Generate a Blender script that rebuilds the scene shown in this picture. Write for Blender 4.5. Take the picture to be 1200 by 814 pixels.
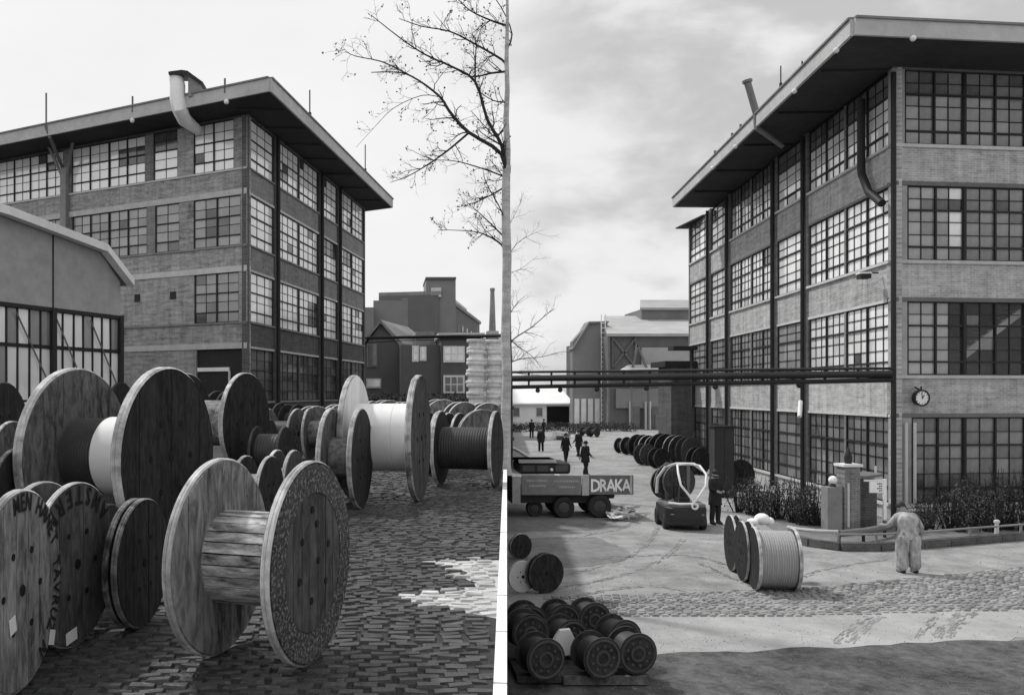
import bpy, math, random
from mathutils import Vector, Matrix
random.seed(7)
S = bpy.context.scene
for o in list(bpy.data.objects): bpy.data.objects.remove(o)
COL = S.collection
R = math.radians

# ------------------------------------------------------------------ camera
F, CX, YH = 1000.0, 450.0, 462.0           # focal length and vanishing line, in pixels of a 1200 px wide frame
CZ = 4.2                                   # eye above the lower ground
HY = 2.6                                   # the raised yard on the left
cam_d = bpy.data.cameras.new('camera'); cam = bpy.data.objects.new('camera', cam_d); COL.objects.link(cam)
cam.location = (0, 0, CZ); cam.rotation_euler = (R(90), 0, 0)
cam_d.sensor_width = 36; cam_d.lens = 36*F/1200
cam_d.shift_x = (600-CX)/1200; cam_d.shift_y = (YH-407)/1200
cam_d.clip_start = .05; cam_d.clip_end = 5000
S.camera = cam

# ------------------------------------------------------------------ world
SUN_EL, SUN_AZ = R(53), R(312)             # azimuth clockwise from +Y: the sun stands to the left, a little ahead of the camera
W = bpy.data.worlds.new('World'); S.world = W; W.use_nodes = True
nt = W.node_tree; nt.nodes.clear()
def N(t, **k):
    n = nt.nodes.new(t)
    for a, b in k.items(): setattr(n, a, b)
    return n
def K(a, b): nt.links.new(a, b)
out = N('ShaderNodeOutputWorld'); bg = N('ShaderNodeBackground'); K(bg.outputs[0], out.inputs[0])
sky = N('ShaderNodeTexSky'); sky.sky_type = 'NISHITA'; sky.sun_disc = False; sky.sun_elevation = SUN_EL; sky.sun_rotation = SUN_AZ
bw = N('ShaderNodeRGBToBW'); K(sky.outputs[0], bw.inputs[0])
tc = N('ShaderNodeTexCoord'); sp = N('ShaderNodeSeparateXYZ'); K(tc.outputs['Generated'], sp.inputs[0])
def M_(op, a, b=None, c=None):
    m = N('ShaderNodeMath', operation=op)
    for i, v in enumerate((a, b, c)):
        if v is None: continue
        if isinstance(v, (int, float)): m.inputs[i].default_value = v
        else: K(v, m.inputs[i])
    return m.outputs[0]
mp = N('ShaderNodeMapping'); K(tc.outputs['Generated'], mp.inputs[0]); mp.inputs['Scale'].default_value = (2.3, 2.3, 4.6)
mp.inputs['Location'].default_value = (3.1, .7, 1.9)
n1 = N('ShaderNodeTexNoise'); K(mp.outputs[0], n1.inputs['Vector']); n1.inputs['Scale'].default_value = 2.2; n1.inputs['Detail'].default_value = 7; n1.inputs['Roughness'].default_value = .52; n1.inputs['Distortion'].default_value = .15
r1 = N('ShaderNodeMapRange'); K(n1.outputs['Fac'], r1.inputs[0]); r1.interpolation_type = 'SMOOTHSTEP'
r1.inputs[1].default_value = .40; r1.inputs[2].default_value = .61; r1.inputs[3].default_value = 5.9; r1.inputs[4].default_value = 9.0
# the overcast is thin and white towards the left, greyer towards the right
r2 = N('ShaderNodeMapRange'); K(sp.outputs[0], r2.inputs[0]); r2.interpolation_type = 'SMOOTHSTEP'
r2.inputs[1].default_value = .03; r2.inputs[2].default_value = .26; r2.inputs[3].default_value = 1.0; r2.inputs[4].default_value = 0.0
mxw = N('ShaderNodeMix'); mxw.data_type = 'FLOAT'; K(r2.outputs[0], mxw.inputs[0]); K(r1.outputs[0], mxw.inputs[2]); 
thin = M_('ADD', M_('MULTIPLY', n1.outputs['Fac'], 1.6), 8.6); K(thin, mxw.inputs[3])
mix2 = N('ShaderNodeMix'); mix2.data_type = 'FLOAT'; mix2.inputs[0].default_value = .95; K(bw.outputs[0], mix2.inputs[2]); K(mxw.outputs[0], mix2.inputs[3])
cmb = N('ShaderNodeCombineXYZ')
for i in range(3): K(mix2.outputs[0], cmb.inputs[i])
K(cmb.outputs[0], bg.inputs[0]); bg.inputs[1].default_value = .124

sd = bpy.data.lights.new('sun', 'SUN'); sun = bpy.data.objects.new('sun', sd); COL.objects.link(sun)
sd.energy = 3.4; sd.angle = R(4); sd.color = (1, .995, .985)
dv = Vector((math.sin(SUN_AZ)*math.cos(SUN_EL), math.cos(SUN_AZ)*math.cos(SUN_EL), math.sin(SUN_EL)))
sun.rotation_euler = dv.to_track_quat('Z', 'Y').to_euler()
sun.location = dv*60
vs = S.view_settings; vs.view_transform = 'Standard'; vs.look = 'None'; vs.exposure = -.33; vs.gamma = 1

# ------------------------------------------------------------------ materials
MAT = {}
def mat(name, v, rough=.85, var=.3, scale=6, bump=.3, stretch=(1,1,1), kind=None, spec=.3, isl=False, blotch=0., streak=1.1, gritty=False):
    if name in MAT: return MAT[name]
    m = bpy.data.materials.new(name); m.use_nodes = True; t = m.node_tree; t.nodes.clear()
    def n(ty, **k):
        q = t.nodes.new(ty)
        for a, b in k.items(): setattr(q, a, b)
        return q
    L = t.links.new
    def mth(op, a, b):
        q = n('ShaderNodeMath', operation=op)
        for i, x in enumerate((a, b)):
            if isinstance(x, (int, float)): q.inputs[i].default_value = x
            else: L(x, q.inputs[i])
        return q.outputs[0]
    o = n('ShaderNodeOutputMaterial'); p = n('ShaderNodeBsdfPrincipled'); L(p.outputs[0], o.inputs[0])
    c = n('ShaderNodeTexCoord'); oi = n('ShaderNodeObjectInfo')
    mpp = n('ShaderNodeMapping'); mpp.inputs['Scale'].default_value = stretch; L(c.outputs['Object'], mpp.inputs[0])
    ofs = n('ShaderNodeCombineXYZ'); L(mth('MULTIPLY', oi.outputs['Random'], 37.), ofs.inputs[0]); L(ofs.outputs[0], mpp.inputs['Location'])
    a = n('ShaderNodeTexNoise'); L(mpp.outputs[0], a.inputs['Vector']); a.inputs['Scale'].default_value = scale; a.inputs['Detail'].default_value = 10 if gritty else 6; a.inputs['Roughness'].default_value = .78 if gritty else .62
    b = n('ShaderNodeTexNoise'); L(mpp.outputs[0], b.inputs['Vector']); b.inputs['Scale'].default_value = scale*.17; b.inputs['Detail'].default_value = 3
    f = mth('ADD', mth('MULTIPLY', mth('SUBTRACT', a.outputs['Fac'], .5), 2.6), mth('MULTIPLY', mth('SUBTRACT', b.outputs['Fac'], .5), 2.2))
    f = mth('MULTIPLY', f, var)
    rn = oi.outputs['Random']
    if isl:
        g = n('ShaderNodeNewGeometry'); rn = mth('FRACT', mth('ADD', g.outputs['Random Per Island'], rn), 0)
        f = mth('ADD', f, mth('MULTIPLY', mth('SUBTRACT', rn, .5), .9*isl))
    else:
        f = mth('ADD', f, mth('MULTIPLY', mth('SUBTRACT', rn, .5), .22))
    if blotch:
        bl_ = n('ShaderNodeTexNoise'); L(mpp.outputs[0], bl_.inputs['Vector']); bl_.inputs['Scale'].default_value = scale*.45; bl_.inputs['Detail'].default_value = 5; bl_.inputs['Roughness'].default_value = .7; bl_.inputs['Distortion'].default_value = .6
        mb_ = n('ShaderNodeMapRange'); L(bl_.outputs['Fac'], mb_.inputs[0]); mb_.inputs[1].default_value = .40; mb_.inputs[2].default_value = .62; mb_.inputs[3].default_value = -blotch; mb_.inputs[4].default_value = blotch*.45
        f = mth('ADD', f, mb_.outputs[0])
    if kind == 'brick':
        s2 = n('ShaderNodeSeparateXYZ'); L(c.outputs['Object'], s2.inputs[0])
        cb = n('ShaderNodeCombineXYZ'); L(s2.outputs[0], cb.inputs[0]); L(s2.outputs[2], cb.inputs[1])
        br = n('ShaderNodeTexBrick'); L(cb.outputs[0], br.inputs['Vector']); br.inputs['Scale'].default_value = 1
        br.inputs['Brick Width'].default_value = .24; br.inputs['Row Height'].default_value = .078; br.inputs['Mortar Size'].default_value = .012; br.inputs['Mortar Smooth'].default_value = .3
        br.inputs['Color1'].default_value = (.78,)*3+(1,); br.inputs['Color2'].default_value = (1.2,)*3+(1,); br.inputs['Mortar'].default_value = (1.5,)*3+(1,)
        lo = n('ShaderNodeTexNoise'); mm = n('ShaderNodeMapping'); L(c.outputs['Object'], mm.inputs[0]); mm.inputs['Scale'].default_value = (.8, .8, 5.0); L(mm.outputs[0], lo.inputs['Vector']); lo.inputs['Scale'].default_value = 1.3; lo.inputs['Detail'].default_value = 5
        f = mth('ADD', f, mth('MULTIPLY', mth('SUBTRACT', lo.outputs['Fac'], .5), streak))
        vs_ = n('ShaderNodeTexNoise'); vm = n('ShaderNodeMapping'); L(c.outputs['Object'], vm.inputs[0]); vm.inputs['Scale'].default_value = (2.2, 2.2, .22); L(vm.outputs[0], vs_.inputs['Vector']); vs_.inputs['Scale'].default_value = 1.6; vs_.inputs['Detail'].default_value = 6; vs_.inputs['Roughness'].default_value = .65
        f = mth('ADD', f, mth('MULTIPLY', mth('SUBTRACT', vs_.outputs['Fac'], .52), 1.3))
        bwn = n('ShaderNodeRGBToBW'); L(br.outputs['Color'], bwn.inputs[0]); f = mth('ADD', f, mth('MULTIPLY', mth('SUBTRACT', bwn.outputs[0], 1.), .6))
    if kind == 'wave':     # corrugated or boarded sheet
        wv = n('ShaderNodeTexWave'); wv.wave_profile = 'SIN'; L(c.outputs['Object'], wv.inputs['Vector']); wv.inputs['Scale'].default_value = 3; wv.inputs['Distortion'].default_value = .3
        f = mth('ADD', f, mth('MULTIPLY', mth('SUBTRACT', wv.outputs['Fac'], .5), .35))
    if kind == 'worn':     # broken light paint over dark wood
        vo = n('ShaderNodeTexNoise'); L(c.outputs['Object'], vo.inputs['Vector']); vo.inputs['Scale'].default_value = 42; vo.inputs['Detail'].default_value = 4; vo.inputs['Roughness'].default_value = .7
        mr = n('ShaderNodeMapRange'); L(vo.outputs['Fac'], mr.inputs[0]); mr.inputs[1].default_value = .5; mr.inputs[2].default_value = .64; mr.inputs[3].default_value = -.4; mr.inputs[4].default_value = 2.3
        f = mth('ADD', f, mr.outputs[0])
    val = mth('MULTIPLY', mth('MAXIMUM', mth('ADD', f, 1.), .12), v)
    cc = n('ShaderNodeCombineXYZ')
    for i in range(3): L(val, cc.inputs[i])
    L(cc.outputs[0], p.inputs['Base Color'])
    p.inputs['Roughness'].default_value = rough; p.inputs['Specular IOR Level'].default_value = spec
    if bump:
        bp = n('ShaderNodeBump'); bp.inputs['Strength'].default_value = bump; bp.inputs['Distance'].default_value = .02
        if kind == 'brick':
            L(mth('ADD', br.outputs['Fac'], a.outputs['Fac']), bp.inputs['Height']); bp.invert = True
        else: L(a.outputs['Fac'], bp.inputs['Height'])
        L(bp.outputs[0], p.inputs['Normal'])
    MAT[name] = m; return m

def glass(name, v, gl=.5, trans=0., spread=.5):
    if name in MAT: return MAT[name]
    m = bpy.data.materials.new(name); m.use_nodes = True; t = m.node_tree; t.nodes.clear(); L = t.links.new
    n = t.nodes.new
    o = n('ShaderNodeOutputMaterial'); p = n('ShaderNodeBsdfPrincipled')
    g = n('ShaderNodeNewGeometry'); oi = n('ShaderNodeObjectInfo'); c = n('ShaderNodeTexCoord'); no = n('ShaderNodeTexNoise'); L(c.outputs['Object'], no.inputs['Vector']); no.inputs['Scale'].default_value = 1.5; no.inputs['Detail'].default_value = 4
    def mth(op, a, b):
        q = n('ShaderNodeMath'); q.operation = op
        for i, x in enumerate((a, b)):
            if isinstance(x, (int, float)): q.inputs[i].default_value = x
            else: L(x, q.inputs[i])
        return q.outputs[0]
    r = mth('FRACT', mth('ADD', mth('MULTIPLY', g.outputs['Random Per Island'], 1.), oi.outputs['Random']), 0)
    f = mth('ADD', mth('MULTIPLY', mth('SUBTRACT', r, .5), spread), mth('MULTIPLY', mth('SUBTRACT', no.outputs['Fac'], .5), spread*1.4))
    # the tone shifts a little at random from pane to pane
    val = mth('MULTIPLY', mth('ADD', f, 1.), v)
    cc = n('ShaderNodeCombineXYZ')
    for i in range(3): L(val, cc.inputs[i])
    L(cc.outputs[0], p.inputs['Base Color']); p.inputs['Roughness'].default_value = .08; p.inputs['IOR'].default_value = 1.5+gl*.6
    if trans:
        tr = n('ShaderNodeBsdfTransparent'); mx = n('ShaderNodeMixShader'); mx.inputs[0].default_value = trans
        L(p.outputs[0], mx.inputs[1]); L(tr.outputs[0], mx.inputs[2]); L(mx.outputs[0], o.inputs[0])
    else: L(p.outputs[0], o.inputs[0])
    MAT[name] = m; return m

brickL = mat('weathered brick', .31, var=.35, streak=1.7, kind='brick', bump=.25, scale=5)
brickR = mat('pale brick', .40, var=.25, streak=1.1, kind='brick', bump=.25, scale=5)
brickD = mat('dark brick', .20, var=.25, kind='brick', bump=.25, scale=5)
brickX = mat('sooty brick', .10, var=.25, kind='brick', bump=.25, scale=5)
conc = mat('concrete trim', .55, var=.2, scale=9)
concD = mat('stained concrete', .24, var=.3, scale=3)
render_ = mat('grey render', .36, var=.3, scale=2.2, bump=.15)
fasc = mat('zinc fascia', .50, var=.2, scale=3, bump=.1)
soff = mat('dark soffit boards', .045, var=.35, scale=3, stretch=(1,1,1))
steel = mat('black steel', .025, rough=.6, var=.3, bump=.1)
steelG = mat('grey painted steel', .16, rough=.6, var=.25, bump=.1)
white = mat('white paint', .86, var=.12, scale=5, bump=.1)
pale = mat('pale sheet', .62, var=.15, scale=3, bump=.1)
paleC = mat('corrugated sheet', .42, var=.15, scale=3, bump=.2, kind='wave')
woodD = mat('dark weathered boards', .075, var=.5, scale=13, stretch=(1,2.2,.7), bump=.6, blotch=.45)
woodDD = mat('black tarred boards', .028, var=.5, scale=13, stretch=(1,2.2,.7), bump=.6, blotch=.5)
woodL = mat('stencilled boards', .10, var=.5, scale=13, stretch=(1,2.2,.7), bump=.6, blotch=.4)
woodM = mat('grey weathered boards', .14, var=.5, scale=13, stretch=(1,2.2,.7), bump=.6, blotch=.5)
woodP = mat('pale weathered boards', .25, var=.5, scale=11, stretch=(1,2.2,.7), bump=.6, blotch=.55)
rimP = mat('worn pale rim', .5, var=.5, scale=8, bump=.6, blotch=.4)
stave = mat('bleached staves', .5, var=.6, scale=9, stretch=(.8,3,3), bump=.7, blotch=.6)
worn = mat('worn lettered band', .075, var=.5, scale=9, kind='worn', bump=.5)
cable = mat('black cable', .05, rough=.5, var=.4, bump=.2)
cableG = mat('grey cable', .33, rough=.6, var=.2, scale=12, stretch=(14,.4,.4), bump=.3)
wrap = mat('pale wrapping sheet', .72, rough=.6, var=.1, scale=3, bump=.15)
ink = mat('black stencil ink', .012, var=.2, bump=0)
inkW = mat('white lettering paint', .85, var=.06, bump=0)
hole = mat('shadowed hole', .008, var=.1, bump=0)
road = mat('dusty road', .30, var=.42, scale=2.2, bump=.9, blotch=.22, gritty=True)
shadem = mat('painted ground shade', .10, var=.75, scale=9, bump=1., blotch=.35, gritty=True)
slabm = mat('pale concrete roadway', .36, var=.28, scale=2.2, bump=.3, blotch=.12, gritty=True)
patch = mat('damp earth and shade', .19, var=.45, scale=4, bump=.5)  # earth tone, also used to paint the shade under the trailer
trackm = mat('tyre marks', .275, var=.5, scale=5, bump=.3, blotch=.25)
yardm = mat('dark jointing sand', .032, var=.5, scale=3, bump=.5)
settL = mat('dark clinker setts', .042, rough=.42, spec=.55, var=.6, scale=14, bump=.8, isl=.95)
settR = mat('grey road setts', .27, rough=.85, var=.3, scale=3, bump=.35, isl=.75)
settD = mat('sand coated setts', .46, rough=.8, var=.4, scale=8, bump=.5, isl=.5)
sand = mat('spilled white sand', .42, var=.4, scale=5, bump=.5)
bark = mat('dark bark', .035, var=.4, scale=12, bump=.6)
barkP = mat('pale bark', .5, var=.5, scale=7, stretch=(1,1,3), bump=.6)
leafm = mat('dry leaves', .045, var=.4, bump=0, isl=.8)
bushm = mat('shrub leaves', .075, var=.4, bump=0, isl=1.2)
hedge = mat('dark hedge leaves', .05, var=.4, bump=0, isl=1.2)
roofm = mat('pale roofing felt', .55, var=.15, scale=2)
tyre = mat('tyre rubber', .03, rough=.7, var=.3, bump=.2)
truckg = mat('grey truck paint', .13, rough=.5, var=.25, bump=.1)
skin = mat('skin', .35, var=.1, bump=0)
overall = mat('pale work overalls', .42, var=.5, scale=9, bump=1., stretch=(1,1,.45), blotch=.35)
clothD = mat('dark work clothes', .022, var=.3, scale=9, bump=.4)
paper = mat('paper', .75, var=.1, bump=.1)
gDark = glass('dim glass', .10, spread=1.0)
gMid = glass('dusty and shaded glass', .20, spread=.7)
gPale = glass('pale reflecting glass', .84, gl=1., spread=.28)  # pale base colour stands in for sky reflected in the panes
gBright = glass('bright glass', .95, gl=1.4, spread=.14)  # near-white base colour paints the bright sky reflection
gGrey = glass('grey glass', .30, gl=.6, spread=.5)
gClear = glass('clear glass', .12, gl=.4, trans=.86, spread=.5)

# ------------------------------------------------------------------ helpers
def P(px, py, Y): return Vector(((px-CX)/F*Y, Y, CZ+(YH-py)/F*Y))
def G(px, py, z0=0.):                      # the point of a level ground seen at a pixel
    Y = (CZ-z0)*F/(py-YH); return Vector(((px-CX)/F*Y, Y, z0))

class MB:
    def __init__(s): s.v = []; s.f = []; s.mi = []; s.m = 0; s.T = None
    def add(s, vs_, fs):
        b = len(s.v)
        if s.T is not None: vs_ = [s.T @ Vector(q) for q in vs_]
        s.v += [tuple(q) for q in vs_]; s.f += [tuple(b+i for i in f) for f in fs]; s.mi += [s.m]*len(fs); return s
    def box(s, x0, x1, y0, y1, z0, z1):
        return s.add([(x0,y0,z0),(x1,y0,z0),(x1,y1,z0),(x0,y1,z0),(x0,y0,z1),(x1,y0,z1),(x1,y1,z1),(x0,y1,z1)],
                     [(0,3,2,1),(4,5,6,7),(0,1,5,4),(1,2,6,5),(2,3,7,6),(3,0,4,7)])
    def hexa(s, p): return s.add(p, [(0,3,2,1),(4,5,6,7),(0,1,5,4),(1,2,6,5),(2,3,7,6),(3,0,4,7)])
    def bar(s, a, b, w, h=None):           # square bar from a to b
        h = h or w; a = Vector(a); b = Vector(b); d = (b-a).normalized()
        u = d.cross(Vector((0,0,1)))
        if u.length < .01: u = Vector((1,0,0))
        u.normalize(); n = u.cross(d)
        q = []
        for c in (a, b):
            for i, j in ((-1,-1),(1,-1),(1,1),(-1,1)): q.append(c+u*w/2*i+n*h/2*j)
        return s.add(q, [(3,2,1,0),(4,5,6,7),(0,1,5,4),(1,2,6,5),(2,3,7,6),(3,0,4,7)])
    def prism(s, poly, z0, z1):
        n = len(poly)
        return s.add([(x,y,z0) for x,y in poly]+[(x,y,z1) for x,y in poly], [tuple(range(n-1,-1,-1)), tuple(range(n,2*n))]+[(i,(i+1)%n,n+(i+1)%n,n+i) for i in range(n)])
    def prismx(s, poly, x0, x1):           # polygon in y,z extruded along x
        n = len(poly)
        return s.add([(x0,y,z) for y,z in poly]+[(x1,y,z) for y,z in poly], [tuple(range(n-1,-1,-1)), tuple(range(n,2*n))]+[(i,(i+1)%n,n+(i+1)%n,n+i) for i in range(n)])
    def prismy(s, poly, y0, y1):           # polygon in x,z extruded along y
        n = len(poly)
        return s.add([(x,y0,z) for x,z in poly]+[(x,y1,z) for x,z in poly], [tuple(range(n)), tuple(range(2*n-1,n-1,-1))]+[(i,n+i,n+(i+1)%n,(i+1)%n) for i in range(n)])
    def tube(s, pts, rad, n=8, cap=True):
        pts = [Vector(p) for p in pts]; m = len(pts)
        if isinstance(rad, (int, float)): rad = [rad]*m
        vv = []; u = None
        for i, p in enumerate(pts):
            d = (pts[min(i+1,m-1)]-pts[max(i-1,0)])
            d = d.normalized() if d.length > 1e-9 else Vector((0,0,1))
            if u is None:
                u = d.cross(Vector((0,0,1)))
                if u.length < .05: u = d.cross(Vector((0,1,0)))
            u = (u - d*u.dot(d)).normalized(); w = d.cross(u)
            for k in range(n):
                a = 2*math.pi*k/n; vv.append(p+u*math.cos(a)*rad[i]+w*math.sin(a)*rad[i])
        ff = [(i*n+k, i*n+(k+1)%n, (i+1)*n+(k+1)%n, (i+1)*n+k) for i in range(m-1) for k in range(n)]
        if cap: ff += [tuple(range(n-1,-1,-1)), tuple((m-1)*n+k for k in range(n))]
        return s.add(vv, ff)
    def lathe(s, prof, n=40, cy=0, cz=0):  # profile (x, r) turned round the x axis
        m = len(prof); vv = []
        for x, r in prof:
            for k in range(n):
                a = 2*math.pi*k/n; vv.append((x, cy+r*math.cos(a), cz+r*math.sin(a)))
        ff = [(i*n+k, i*n+(k+1)%n, (i+1)*n+(k+1)%n, (i+1)*n+k) for i in range(m-1) for k in range(n)]
        return s.add(vv, ff)
    def lathez(s, prof, n=24, cx=0, cy=0):
        m = len(prof); vv = []
        for r, z in prof:
            for k in range(n):
                a = 2*math.pi*k/n; vv.append((cx+r*math.cos(a), cy+r*math.sin(a), z))
        return s.add(vv, [(i*n+k, i*n+(k+1)%n, (i+1)*n+(k+1)%n, (i+1)*n+k) for i in range(m-1) for k in range(n)])
    def ball(s, c, r, n=10, sz=1.):
        pr = [(max(1e-4, r*math.sin(math.pi*i/n)), c[2]-r*sz*math.cos(math.pi*i/n)) for i in range(n+1)]
        return s.lathez(pr, 14, c[0], c[1])
    def mesh(s, name, mats, smooth=False):
        me = bpy.data.meshes.new(name); me.from_pydata(s.v, [], s.f)
        if not isinstance(mats, (list, tuple)): mats = [mats]
        for m in mats: me.materials.append(m)
        me.polygons.foreach_set('material_index', [min(i, len(mats)-1) for i in s.mi])
        if smooth: me.polygons.foreach_set('use_smooth', [True]*len(me.polygons)); me.set_sharp_from_angle(angle=R(38))
        me.update(); return me
    def build(s, name, mats, parent=None, loc=None, rz=0, smooth=False):
        o = bpy.data.objects.new(name, s.mesh(name, mats, smooth)); COL.objects.link(o)
        if loc is not None: o.location = loc
        if rz: o.rotation_euler = (0,0,rz)
        if parent: o.parent = parent
        return o
def tag(o, label=None, cat=None, group=None, kind=None):
    if label: o['label'] = label
    if cat: o['category'] = cat
    if group: o['group'] = group
    if kind: o['kind'] = kind
    return o
def thing(name, label, cat, loc=(0,0,0), rz=0, group=None):
    o = bpy.data.objects.new(name, None); COL.objects.link(o); o.location = loc; o.rotation_euler = (0,0,rz); o.empty_display_size = .3
    return tag(o, label, cat, group)
def inst(me, name, parent=None, loc=(0,0,0), rot=(0,0,0), sc=(1,1,1)):
    o = bpy.data.objects.new(name, me); COL.objects.link(o); o.location = loc; o.rotation_euler = rot; o.scale = sc
    if parent: o.parent = parent
    return o
def copy_tree(o, parent=None):
    c = o.copy(); COL.objects.link(c); c.parent = parent
    for ch in list(o.children): copy_tree(ch, c)
    return c
_glyph = {}
def glyph(ch):
    if ch not in _glyph:
        cu = bpy.data.curves.new('glyph', 'FONT'); cu.body = ch; cu.size = 1; cu.resolution_u = 2; cu.align_x = 'CENTER'; cu.offset = .022
        ob = bpy.data.objects.new('glyph', cu); COL.objects.link(ob)
        dg = bpy.context.evaluated_depsgraph_get()
        me = bpy.data.meshes.new_from_object(ob.evaluated_get(dg))
        _glyph[ch] = ([tuple(v.co) for v in me.vertices], [tuple(p.vertices) for p in me.polygons])
        bpy.data.objects.remove(ob); bpy.data.curves.remove(cu); bpy.data.meshes.remove(me)
    return _glyph[ch]
def put_glyph(mb, ch, origin, ux, uy, size, sx=1.):
    if ch == ' ': return
    v, f = glyph(ch)
    mb.add([Vector(origin)+Vector(ux)*p[0]*size*sx+Vector(uy)*p[1]*size for p in v], f)
unit = MB().box(-.5,.5,-.5,.5,-.5,.5).mesh('unit', white)

# ------------------------------------------------------------------ ground
MB().add([(-2500,-600,0),(2500,-600,0),(2500,2500,0),(-2500,2500,0)], [(0,1,2,3)]).build('ground', road)['kind'] = 'structure'
def sheet(name, pix, m, z, z0=0., parent=None, rag=1.):
    pts = [G(px, py, z0) for px, py in pix]; q = []
    for i, p in enumerate(pts):
        b = pts[(i+1)%len(pts)]; k = min(60, max(1, int((b-p).length/.35))); a_ = .10 if (b-p).length < 60 else 0
        for j in range(k): q.append(p.lerp(b, j/k)+Vector((random.uniform(-a_,a_), random.uniform(-a_,a_), 0))*rag)
    pts = q; n = len(pts); o = MB().add([(p.x, p.y, z) for p in pts], [tuple(range(n))]).build(name, m, parent); o['kind'] = 'structure'; return o
EDGE = .144                                 # the yard's edge runs away from the camera along x = EDGE * y
yard = MB().prism([(-900,-60),(EDGE*-60,-60),(EDGE*260,260),(-900,260)], 0, HY).build('courtyard', [yardm]); yard['kind'] = 'structure'
# sheets of the lower ground
sheet('roadway', [(560,722),(700,722),(940,720),(1200,713),(1500,706),(1500,738),(1200,748),(1000,761),(780,770),(560,780)], slabm, .006)
sheet('foreground_shade', [(560,776.5),(780,766.5),(1000,757.5),(1200,748.5),(1500,738.5),(3300,900),(1500,1500),(560,1500)], shadem, .010)  # dark sheet paints the wide shadow across the foreground
sheet('dirt_shade_patch', [(560,632),(650,629),(700,629),(722,638),(738,648),(728,657),(690,662),(640,668),(560,676)], patch, .006)
sheet('dirt_shade_patch', [(560,590),(690,592),(716,606),(706,618),(690,621),(560,624)], patch, .006)  # this one paints the shadow under the trailer onto the ground
sheet('cobble_strip', [(640,702),(760,692),(940,692),(1050,678),(1200,667),(1500,650),(1500,705.5),(1200,712.5),(940,719.5),(640,721.5)], concD, .004)
def track(pix, w=2.2):
    mb = MB(); q = [pix[0]]
    for i in range(len(pix)-1):
        p0, p1, p2, p3 = [Vector(pix[max(0,min(len(pix)-1,j))]) for j in (i-1,i,i+1,i+2)]
        for s in (.25,.5,.75,1.): q.append(tuple(.5*((2*p1)+(p2-p0)*s+(2*p0-5*p1+4*p2-p3)*s*s+(p1*3-p0-3*p2+p3)*s**3)))
    pix = q
    for i in range(len(pix)-1):
        a = G(*pix[i]); b = G(*pix[i+1]); nrm = Vector((-(b-a).y, (b-a).x, 0)).normalized(); n_ = max(1, int((b-a).length/.12))
        for j in range(n_):
            for o_ in (-.07,-.03,.01,.05):
                if random.random() < .38: continue
                p = a.lerp(b, j/n_)+nrm*(o_+random.uniform(-.012,.012)); q_ = a.lerp(b, (j+random.uniform(.7,1.1))/n_)+nrm*(o_+random.uniform(-.012,.012)); h = nrm*random.uniform(.007,.019)
                mb.add([(p.x-h.x,p.y-h.y,.0125),(p.x+h.x,p.y+h.y,.0125),(q_.x+h.x,q_.y+h.y,.0125),(q_.x-h.x,q_.y-h.y,.0125)], [(3,2,1,0)])
    mb.build('tyre_track', trackm)['kind'] = 'stuff'
for tr in ([(650,676),(700,664),(740,650),(760,634),(770,618)], [(645,690),(720,676),(775,655),(800,632)], [(640,640),(690,626),(730,618),(760,600)], [(820,660),(900,690),(960,668),(1040,655)], [(700,655),(800,650),(860,664)], [(660,700),(760,686),(830,700)]): track(tr)
for tr in ([(978,754),(990,742),(1004,731),(1018,722)], [(994,753),(1006,742),(1020,731),(1034,722)], [(1076,748),(1082,738),(1092,728),(1106,719)],
           [(1096,747),(1103,737),(1113,727),(1126,718)], [(1110,747),(1118,736),(1130,726),(1142,717)]): track(tr)

# setts: real blocks
sett_me = []
for k in range(6):
    a, b, h = .082, .040, .022
    j = lambda: random.uniform(-.004,.004)
    c = [(-a+.018+j(),-b+.012+j(),h+j()),(a-.018+j(),-b+.012+j(),h+j()),(a-.018+j(),b-.012+j(),h+j()),(-a+.018+j(),b-.012+j(),h+j())]
    sett_me.append(MB().add([(-a,-b,-.02),(a,-b,-.02),(a,b,-.02),(-a,b,-.02)]+c, [(4,5,6,7),(0,1,5,4),(1,2,6,5),(2,3,7,6),(3,0,4,7)]))
sm = [q.mesh('paving_sett', settL) for q in sett_me]; smd = [q.mesh('paving_sett', settD) for q in sett_me]
cells = []
for j in range(0, 190):
    y = 3.9 + j*.0845
    x = -7.5 + (.086 if j % 2 else 0) + random.uniform(-.02,.02)
    while x < EDGE*y-.10:
        if (x-.2)/y > -.8: cells.append((x+random.uniform(-.006,.006), y+random.uniform(-.005,.005)))
        x += .172+random.uniform(-.006,.01)
def vis(c): 
    px = CX+c[0]/c[1]*F; py = YH+1600/c[1]
    return 90 < px < 594 and py < 822 and not (300 < px < 400 and py < 760) and not (px < 300 and py < 745)
# white sand trodden into part of the yard: it fills the joints and coats those setts
sp_ = [(452,700),(480,705),(520,715),(560,720),(592,727),(592,656),(560,657),(528,653),(507,660),(530,665),(549,671),(537,676),(560,683),(530,688),(545,694),(500,697)]
sandp = [G(a,b,HY) for a,b in sp_]
o = MB().add([(p.x,p.y,HY+.003) for p in sandp], [tuple(range(len(sandp)))]).build('sand_patch', sand); o['kind'] = 'structure'
def sandy(x, y):
    x += random.gauss(0,.05); y += random.gauss(0,.08); ins = False; n = len(sandp)
    for i in range(n):
        a, b = sandp[i], sandp[i-1]
        if (a.y > y) != (b.y > y) and x < (b.x-a.x)*(y-a.y)/(b.y-a.y)+a.x: ins = not ins
    return ins
near = [c for c in cells if vis(c)][:300]; ns = set(near)
for c in near:
    inst(random.choice(smd if sandy(*c) else sm), 'paving_sett', yard, (c[0], c[1], HY-.006+random.uniform(-.007,.007)), (random.gauss(0,.05), random.gauss(0,.05), random.uniform(-.05,.05)))
far = MB()
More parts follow.
